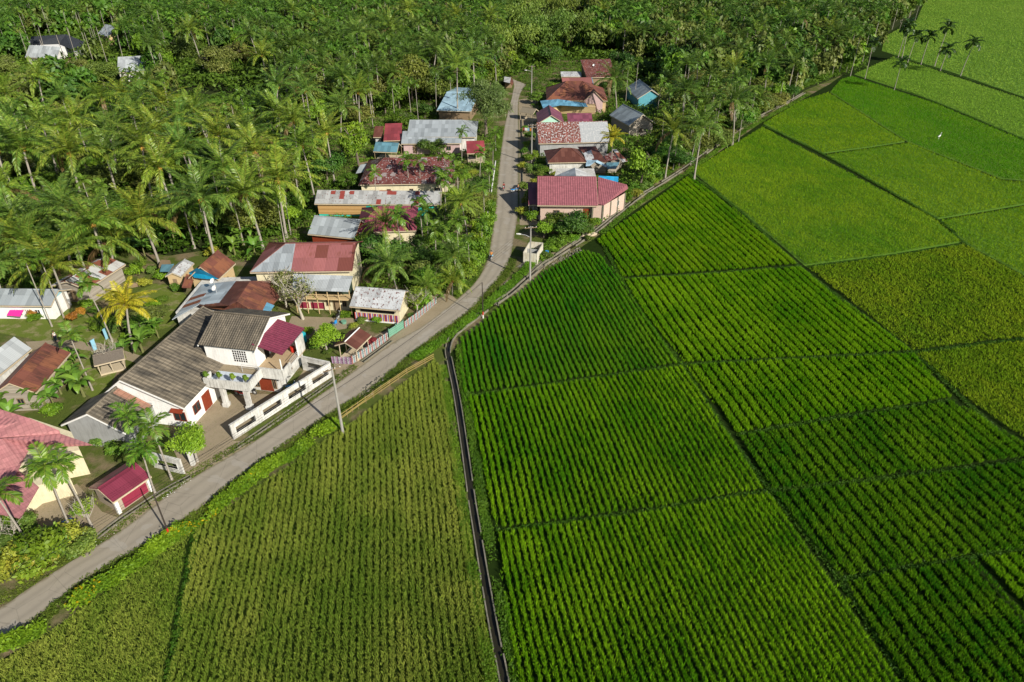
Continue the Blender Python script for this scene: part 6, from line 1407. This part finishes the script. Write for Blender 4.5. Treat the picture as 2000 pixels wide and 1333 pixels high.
def person(label,loc,rz,pose,shirt,pants,hat=None):
    """facing +x in local space"""
    r=empty('person',loc,rz,label,'person')
    if pose=='sit':
        hip=(0,0,.80); ch=(.05,0,1.12); nk=(.08,0,1.36); hd=(.12,0,1.52); knee=(.42,.17,.72); foot=(.32,.16,.33); toe=(.46,.16,.30); elb=(.28,.26,1.08); hnd=(.55,.28,1.05)
    else:
        hip=(0,0,.92); ch=(.02,0,1.2); nk=(.02,0,1.45); hd=(.04,0,1.62); knee=(.08,.10,.50); foot=(0,.11,.06); toe=(.15,.12,.04); elb=(.03,.25,1.13); hnd=(.12,.28,.88)
    q=lambda p,s,rr: (p[0],p[1]*s,p[2],rr)
    sh_=(nk[0],.17,nk[2]-.06)
    chains=[[(*hip,.13),(*ch,.13),(*nk,.055),(*hd,.09),(hd[0],0,hd[2]+.09,.06)],[(*hd,.09),(hd[0]+.095,0,hd[2]-.01,.018)]]
    for s in (-1,1):
        hj=(hip[0],.09,hip[2]-.04)
        chains.append([(*hip,.13),q(hj,s,.09),q(knee,s,.062),q(foot,s,.042),q(toe,s,.03)])
        st=1 if pose=='sit' else s
        chains.append([(*ch,.13),q(sh_,s,.06),q(elb,s,.042),q(hnd,s,.032)])
        hx,hy,hz=hnd[0],hnd[1]*s,hnd[2]
        d=(1,0,-.2) if pose=='sit' else (.1,0,-1)
        for k_,(o_,L_) in enumerate(((-.03,.075),(-.01,.09),(.01,.085),(.03,.065))):
            b=(hx+d[0]*.04,hy+o_,hz+d[2]*.04); chains.append([(hx,hy,hz,.032),(*b,.010),(b[0]+d[0]*L_,b[1],b[2]+d[2]*L_-(.02 if pose=='sit' else 0),.008)])
        chains.append([(hx,hy,hz,.032),(hx+.02,hy-s*.045,hz-.01,.011),(hx+.06,hy-s*.06,hz-.04,.009)])
    skinmesh('body',chains,SKIN,r)
    e_=.022
    skinmesh('shirt',[[(hip[0],0,hip[2]+.02,.15),(*ch,.155),(nk[0],0,nk[2]-.06,.09)]]+[[(*ch,.155),q(sh_,s,.08),((sh_[0]+elb[0])/2,(sh_[1]+elb[1])/2*s,(sh_[2]+elb[2])/2,.062)] for s in (-1,1)],shirt,r)
    skinmesh('trousers',[[(*hip,.145),(hip[0],.09*s,hip[2]-.04,.105),q(knee,s,.08),((knee[0]*.25+foot[0]*.75),(knee[1]*.25+foot[1]*.75)*s,(knee[2]*.25+foot[2]*.75),.06)] for s in (-1,1)],pants,r)
    m=MB(); n_=7
    for j in range(4):
        for i in range(12):
            a0,a1=i*math.pi/6,(i+1)*math.pi/6; t0,t1=j*.38,(j+1)*.38; rr=.118 if not hat else .14
            f=lambda a,t:(hd[0]-.015+rr*math.cos(a)*math.sin(t),rr*math.sin(a)*math.sin(t),hd[2]+.03+rr*math.cos(t))
            m.face([f(a0,t0),f(a0,t1),f(a1,t1),f(a1,t0)])
    h_=m.build('helmet' if hat else 'hair',hat or HAIR); h_.parent=r
    m=MB()
    for s in (-1,1): m.box((hd[0]+.092,s*.032,hd[2]+.015),(.012,.022,.010))
    e=m.build('eyes',HAIR); e.parent=r
    return r
def wheel(parent,x):
    m=MB(); n_=16
    for i in range(n_):
        a0,a1=i*2*math.pi/n_,(i+1)*2*math.pi/n_
        for k_ in range(5):
            b0,b1=k_*2*math.pi/5,(k_+1)*2*math.pi/5; f=lambda a,b:(x+(.27+.045*math.cos(b))*math.cos(a),.045*math.sin(b),.315+(.27+.045*math.cos(b))*math.sin(a)); m.face([f(a0,b0),f(a1,b0),f(a1,b1),f(a0,b1)])
    w=m.build('wheel',M['black']); w.parent=parent
    m=MB()
    for i in range(6): a=i*math.pi/6; c,s=math.cos(a)*.24,math.sin(a)*.24; m.tube([(x-c,0,.315-s),(x+c,0,.315+s)],.012,4)
    m.tube([(x,-.06,.315),(x,.06,.315)],.05,6); q=m.build('rim',M['metal']); q.parent=w
def bike(label,loc,rz,paint,group='motorcycles'):
    r=empty('motorcycle',loc,rz,label,'motorcycle',group); wheel(r,-.60); wheel(r,.62)
    parts=[('body',[[(-.75,0,.72),(-.35,0,.62),(.05,0,.50),(.30,0,.62),(.42,0,.92)]],[.10,.14,.11,.10,.07],paint),('seat',[[(-.80,0,.82),(-.45,0,.80),(-.02,0,.76)]],[.08,.12,.09],M['black']),
     ('front_fork',[[(.62,0,.36),(.50,0,.75),(.42,0,1.02)]],[.04,.035,.03],M['metal']),('handlebar',[[(.34,-.33,1.05),(.42,-.1,1.04),(.42,.1,1.04),(.34,.33,1.05)]],.018,M['black']),('engine',[[(-.25,0,.36),(.0,0,.36),(.12,0,.42)]],[.10,.13,.09],M['metal']),
     ('exhaust',[[(.05,-.12,.28),(-.4,-.14,.30),(-.75,-.14,.40)]],[.03,.04,.055],M['metal']),('front_fender',[[(.36,0,.62),(.62,0,.68),(.85,0,.55)]],[.04,.05,.03],paint),('headlight',[[(.42,0,.93),(.50,0,.93)]],[.07,.08],M['wpaint'])]
    for n_,ch,rad,mt in parts:
        m=MB(); m.tube(ch[0],rad,7); q=m.build(n_,mt); q.parent=r
    return r
cl=lambda n,c: plain(n,c,.8,.08,6)
ORG=cl('orange_jacket',(.60,.22,.02)); DRED=cl('dark_red_shirt',(.30,.05,.05)); WHT_=cl('white_cloth',(.7,.7,.7)); NAV=cl('navy_cloth',(.03,.04,.08)); LBL=cl('light_blue_cloth',(.25,.5,.65)); BRN=cl('brown_cloth',(.35,.18,.08))
def onroad(x,y): g=G(x,y); return Vector((g.x,g.y,.032))
ra=R(66)
p=onroad(960,507); bike('motorcycle ridden by the person in the orange jacket at the bend',p,R(75),M['black']); person('rider in an orange jacket on a motorcycle at the road bend',p+Vector((math.cos(R(75))*-.2,math.sin(R(75))*-.2,0)),R(75),'sit',ORG,LBL,hat=M['black'])
p=onroad(984,372); bike('motorcycle ridden by the person in dark red on the straight road',p,R(-95),M['red']); person('rider in a dark red shirt on a motorcycle on the straight road',p+Vector((.02,.2,0)),R(-95),'sit',DRED,NAV,hat=M['black'])
p=onroad(1004,376); bike('parked motorcycle by the orange dirt at the right road edge',p,R(20),M['blue']); person('person in brown beside the parked motorcycle at the right road edge',p+Vector((.9,.4,0)),R(150),'stand',BRN,NAV)
g=G(112,668); person('person in white walking on the footpath by the rusty gabled house',Vector((g.x,g.y,.02)),R(160),'stand',WHT_,NAV)
for i,(u,v) in enumerate(((7.0,-2.2),(7.6,-3.1))): bike(['red parked motorcycle under the villa terrace','black parked motorcycle nearest the villa porch column'][i],L(u,v,0),VA+R(80+15*i),[M['red'],M['black']][i])
bike('parked motorcycle in the villa yard just behind the frame wall',L(9.6,-7.6,0),VA+R(-40),M['blue'])
bike('parked motorcycle on the dirt yard of the two storey house',Vector((*G(662,622)[:2],0)),R(80),M['black'])
# egret
r=empty('egret',G(1832,275),R(30),'white egret standing in the emerald paddy plot','bird')
skinmesh('body',[[(-.6,0,1.0,.05),(-.25,0,1.1,.20),(.15,0,1.2,.22),(.32,0,1.45,.07),(.28,0,1.75,.05),(.42,0,1.95,.07),(.62,0,1.92,.015)],[(-.05,.06,1.0,.03),(-.02,.06,.5,.02),(0,.06,0,.02)],[(-.05,-.06,1.0,.03),(-.02,-.06,.5,.02),(0,-.06,0,.02)],[(-.25,0,1.1,.20),(-.05,.06,1.0,.03)],[(-.25,0,1.1,.20),(-.05,-.06,1.0,.03)]],WHT_,r)
# ------------------------------------------------------------------ odds and ends
def onething(m,name,mat,label,cat,group=None): return tag(m.build(name,mat),label,cat,group)
# tarpaulin over the rust roof
P=[G(368.6,534,3.2),G(385,525,4.9),G(400,531,4.6),G(414,538,4.1),G(428,546,3.4),G(404,546,3.1),G(380,543.5,2.9)]
m=MB(); c=sum(P,Vector())/7+VZ*.15
for i in range(7): m.face([P[i]+VZ*.08,P[(i+1)%7]+VZ*.08,c]) 
for i in range(7): m.face([P[(i+1)%7]+VZ*.03,P[i]+VZ*.03,c-VZ*.05])
onething(m,'tarpaulin',plain('cyan_tarpaulin',(.01,.33,.60),.45,.2,2),'bright blue tarpaulin spread over the end of the rust roof','tarpaulin')
a=G(28,622);b=G(54,624); m=MB(); q=[a+VZ*1.5,b+VZ*1.5,b+VZ*.6,a+VZ*.6]; m.slab([a+VZ*1.5,b+VZ*1.5,b+VZ*1.2+Vector((0,-1.1,-.1)),a+VZ*1.2+Vector((0,-1.1,-.1))],.03); onething(m,'drying_cloth',plain('pink_cloth',(.75,.03,.30),.8,.05,3),'hot pink cloth drying on a line in the yard of the white shed','cloth')
r=empty('clothes_line',(a+b)/2,0,'thin clothes line rack holding the hot pink cloth','clothes line')
for p in (a-Vector((.3,0,0)),b+Vector((.3,0,0))):
    m=MB(); m.tube([p,p+VZ*1.55],.035,5); m.build('line_post',M['wood'],r)
m=MB(); m.tube([a+VZ*1.53-Vector((.3,0,0)),b+VZ*1.53+Vector((.3,0,0))],.012,4); m.build('line',M['black'],r)
house('low thatch roofed shelter in the garden behind the villa',(184,714),(243,700),(190,693),(238,683),1.9,plain('grey_thatch',(.17,.145,.12),.95,.35,7),M['wood'],posts='palewood',pref=.4,name='thatch_shelter',cat='shelter',eo=.3,vo=.3,hw=1.6)
finish_sub()
for i,(x,y,ang,lb) in enumerate(((210,662,80,'upright light blue board by the bright yellow palm'),(187,684,70,'pale blue post board beside the footpath and thatch shelter'))):
    g=G(x,y); m=MB(); m.box((g.x,g.y,.75),(.55,.08,1.5),(math.cos(R(ang)),math.sin(R(ang)))); m.box((g.x,g.y,1.55),(.65,.12,.1),(math.cos(R(ang)),math.sin(R(ang)))); onething(m,'board',LBL,lb,'board')
def bare(label,x,y,h,s,bark,leafs,seed,zc):
    g=G(x,y); r=empty('bare_tree',g,seed,label,'tree',None); me=limbs('trunk',seed,h,.15*s,2.6*s,9,bark,sub=7,fork=.28); t=link('trunk',me,r)
    if leafs: cm=leafcloud('crown',seed+1,2.4*s,h*.75,16,48,.16,*leafs,z0=h*.35,lobe=.45,fill=.2); link('crown',cm,r)
PB=plain('white_bark',(.40,.37,.31),.85,.25,4)
bare('pale barked tree with sparse leaves in front of the two storey house',592,624,7.0,1.25,PB,((.10,.15,.03),(.25,.28,.06)),501,0)
bare('second pale sparse tree behind the villa upper roof',560,600,6.0,.9,PB,((.10,.15,.03),(.25,.28,.06)),503,0)
bare('leafless white branched shrub in the lower left thicket',25,1075,3.2,.7,PB,None,505,0)
bare('dry leafless tree beside the thatch shelter',218,712,3.0,.7,PB,None,507,0)
bare('grey dry tree standing above the blue tarpaulin house',508,450,6.5,.9,PB,((.12,.14,.05),(.24,.24,.10)),509,0)
bare('small white stemmed papaya tree beside the kiosk',178,1026,3.0,.5,PB,((.12,.20,.02),(.32,.38,.04)),511,0)
bare('white stemmed small tree right of the picket fence',815,612,4.0,.7,PB,((.10,.2,.02),(.25,.35,.04)),513,0)
bare('dead white trunks leaning at the canal above the paddies',1428,262,5.5,.4,PB,None,515,0)
RC=leafcloud('foliage',520,.8,1.5,6,200,.12,(.20,.02,.03),(.42,.06,.07),z0=.1,lobe=.55); r=empty('shrub',G(727,678),0,'red leaved croton shrub above the picket fence','shrub',SG); link('foliage',RC,r)
OC=leafcloud('foliage',521,1.0,1.5,6,200,.12,(.25,.12,.02),(.45,.25,.03),z0=.1,lobe=.55)
for i,(x,y,lb) in enumerate(((160,622,'orange leaved croton shrub in the garden left of the yellow palm'),(147,632,'orange croton shrub nearest the footpath'),(72,622,'yellow orange shrub in the yard of the white shed'))): r=empty('shrub',G(x,y),i,lb,'shrub',SG); link('foliage',OC,r)
# pots on the terrace
PC=leafcloud('foliage',522,.42,.7,4,60,.12,(.07,.15,.012),(.2,.32,.03),z0=.25,lobe=.6)
for i,v in enumerate((.1,-1.6,-3.3,-4.9)):
    q=L(4.85,v,4.1 if i else 3.95); r=empty('potted_plant',q,0,'%s potted plant from the left on the villa terrace parapet'%ORD[i],'potted plant','potted plants on the terrace'); m=MB(); m.tube([(q.x,q.y,q.z),(q.x,q.y,q.z+.25)],[.13,.18],8); m.build('pot',M['concrete'],r); link('foliage',PC,r)
m=MB(); q=L(12.6,-6.9,3.4); m.tube([q,q+VZ*.75],[.24,.3],10); onething(m,'bucket',M['red'],'red plastic drum on the villa balcony','drum')
m=MB(); q=G(592,668); m.tube([q,q+VZ*.1,q+VZ*1.3,q+VZ*1.5],[.5,.55,.55,.3],12); onething(m,'water_drum',plain('turquoise_plastic',(.02,.35,.42),.4,.05),'turquoise water drum behind the right end of the villa','drum')
m=MB(); q=L(8.0,-6.6,.35); m.obox(q,VU*.9,VV*.3,VZ*.35); onething(m,'bench',M['concrete'],'concrete bench behind the villa frame wall','bench') if False else None
# satellite dishes
def dish(label,x,y,z):
    q=G(x,y,z); r=empty('satellite_dish',q,0,label,'satellite dish'); m=MB(); m.tube([q-VZ*.5,q+VZ*.5],.03,5); m.build('mast',M['metal'],r); m=MB(); n_=12; d=Vector((-.3,-.5,.6)).normalized(); a_=d.orthogonal().normalized(); b_=d.cross(a_)
    for k_ in range(3):
        for i in range(n_):
            f=lambda i,k_: q+VZ*.55+(a_*math.cos(i*2*math.pi/n_)+b_*math.sin(i*2*math.pi/n_))*(.14*k_)+d*(.03*k_*k_)
            if k_==0: m.face([f(i,0),f(i,1),f(i+1,1)])
            else: m.face([f(i,k_),f(i,k_+1),f(i+1,k_+1),f(i+1,k_)])
    m.build('dish',M['wpaint'],r)
dish('white satellite dish on the grey slope behind the villa',419,557,4.2); dish('second white satellite dish lower on the grey slope behind the villa',423,571,4.2)
dish('satellite dish on the farthest rust roof',1160,132,5.0)
# blue tarp and thatch heap near the two tall arecas
P=[G(119,1019,.25),G(138,1012,.35),G(150,1022,.2),G(158,1034,.15),G(140,1030,.3)]; m=MB(); m.slab([P[0],P[1],P[2],P[4]],.03); onething(m,'tarpaulin',M['blue'],'small crumpled blue tarpaulin on the ground between the two tall arecas','tarpaulin')
rs=np.random.RandomState(8); m=MB()
for i in range(26):
    g=G(128+rs.rand()*30,1052-rs.rand()*22); a_=rs.normal(0,.25)+1.1; d=Vector((math.cos(a_),math.sin(a_),0))*rs.uniform(.5,.9); m.tube([g+VZ*(.1+rs.rand()*.3),g+d+VZ*(.15+rs.rand()*.4)],.05,4)
o=onething(m,'palm_frond_pile',plain('dry_palm_fronds',(.27,.22,.17),.9,.3,6),'pile of dry grey palm fronds beside the tall areca trunk','pile')
# rocks and litter
def rocks(name,label,px,n_,s,mat,seed,cat='rubble'):
    rs=np.random.RandomState(seed); P=[(p.x,p.y) for p in GP(px)]; xs=[p[0] for p in P]; ys=[p[1] for p in P]; V=[];F=[]
    cube=np.array([(x,y,z) for x in(-1,1) for y in (-1,1) for z in (-1,1)],float); FQ=[(0,1,3,2),(4,6,7,5),(0,4,5,1),(2,3,7,6),(0,2,6,4),(1,5,7,3)]; k_=0
    while k_<n_:
        x,y=rs.uniform(min(xs),max(xs)),rs.uniform(min(ys),max(ys))
        if not inpoly(np.array([x]),np.array([y]),P)[0]: continue
        v=cube*rs.uniform(.4,1.2,3)*s*rs.uniform(.4,1.2)+rs.normal(0,s*.25,(8,3)); a_=rs.rand()*6; v=v@np.array([[math.cos(a_),-math.sin(a_),0],[math.sin(a_),math.cos(a_),0],[0,0,1]])+np.array([x,y,s*.3]); b=len(V); V+=list(v); F+=[tuple(b+i for i in f) for f in FQ]; k_+=1
    me=npmesh(name,np.array(V),np.array(F),[mat],None,k=4); o=link(name,me); tag(o,label,cat,None,'stuff')
rocks('rubble','grey rubble and litter on the verge between the bend and the canal',[(955,590),(975,600),(1000,565),(990,548)],130,.11,M['concrete'],1)
rocks('rubble','stones dumped along the canal below the water tank',[(1060,528),(1140,492),(1130,484),(1055,520)],160,.12,M['concrete'],2)
rocks('litter','white litter scattered along the drain near the kiosk',[(312,974),(372,932),(378,936),(318,980)],45,.04,M['wpaint'],3,'litter')
rocks('rubble','pale rubble heap at the upper end of the bamboo fence',[(700,765),(745,735),(765,745),(715,780)],90,.12,M['concrete'],4)
rocks('rubble','broken roof tiles and bricks on the dirt yard behind the pavilion',[(600,655),(640,640),(650,650),(612,664)],150,.08,plain('broken_brick',(.42,.25,.15),.9,.3,6),5)
rocks('litter','few bits of white litter along the road edge',[(180,1060),(230,1020),(240,1030),(190,1068)],14,.04,M['wpaint'],6,'litter')

# yard clutter
def chair(label,x,y,rz,mat):
    g=G(x,y); r=empty('plastic_chair',g,0,label,'chair'); a=Vector((math.cos(rz),math.sin(rz),0)); b=Vector((-a.y,a.x,0))
    m=MB(); m.obox(g+VZ*.43,a*.23,b*.23,VZ*.02); m.build('seat',mat,r); m=MB(); m.obox(g-a*.22+VZ*.68,a*.02,b*.22,VZ*.24); m.build('backrest',mat,r)
    for s in (-1,1):
        for t in (-1,1): m=MB(); m.tube([g+a*.2*s+b*.2*t,g+a*.18*s+b*.18*t+VZ*.42],.025,5); m.build('leg',mat,r)
chair('blue plastic chair on the dirt yard behind the pavilion',655,636,2.5,M['blue'])
def pile(label,x,y,n_,ln,mat,az,name='wood_pile',cat='wood pile'):
    g=G(x,y); m=MB(); a=Vector((math.cos(az),math.sin(az),0)); b=Vector((-a.y,a.x,0)); q=random.Random(int(x))
    for i in range(n_):
        row_=i//6; c=g+b*((i%6)-2.5)*.16+VZ*(.08+row_*.14)+a*q.uniform(-.2,.2); d=(a+b*q.uniform(-.06,.06)).normalized(); m.tube([c-d*ln/2,c+d*ln/2],.07,5)
    onething(m,name,mat,label,cat)
pile('stack of cut logs beside the patchwork barn',262,560,18,1.8,M['wood'],.5); pile('stack of pale planks behind the villa annex',205,845,12,2.6,M['palewood'],1.2); pile('bundle of pale bamboo poles by the canal garden below the brick house',1150,462,12,3.2,M['palewood'],.6); pile('stack of dark timber behind the hut by the blue tarpaulin',345,562,12,1.6,M['wood'],2.2)
def tub(label,x,y,r_,h_,mat,name='plastic_tub',cat='tub'):
    g=G(x,y); m=MB(); m.tube([g,g+VZ*h_*.1,g+VZ*h_],[r_*.8,r_*.85,r_],12); onething(m,name,mat,label,cat)
tub('blue plastic barrel beside the plain grey roofed house',705,472,.3,.9,M['blue']); tub('green plastic tub in the yard of the low slat fronted house',672,632,.4,.4,M['green']); tub('red washing tub beside the white shed',118,612,.4,.35,M['red']); tub('black water barrel at the left corner of the brick house',1052,432,.35,1.0,M['black']); tub('blue barrel beside the water tank',1068,500,.3,.9,M['blue'])
a=G(1020,262);b=G(1040,264); r=empty('clothes_line',(a+b)/2,0,'clothes line with washing by the roadside right of the road','clothes line')
for p in (a,b): m=MB(); m.tube([p,p+VZ*1.7],.04,5); m.build('line_post',M['wood'],r)
m=MB(); m.tube([a+VZ*1.65,b+VZ*1.65],.012,4); m.build('line',M['black'],r)
for i,(mt,w_,nm_) in enumerate(((DRED,.5,'dark red shirt'),(WHT_,.7,'white towel'),(LBL,.5,'light blue shirt'),(ORG,.45,'orange cloth'))):
    c=a+(b-a)*(.15+.22*i); d=(b-a).normalized(); m=MB(); m.obox(c+VZ*1.3,d*w_/2,Vector((-d.y,d.x,0))*.02,VZ*.34); onething(m,'hanging_laundry',mt,nm_+' hanging on the roadside clothes line','laundry')
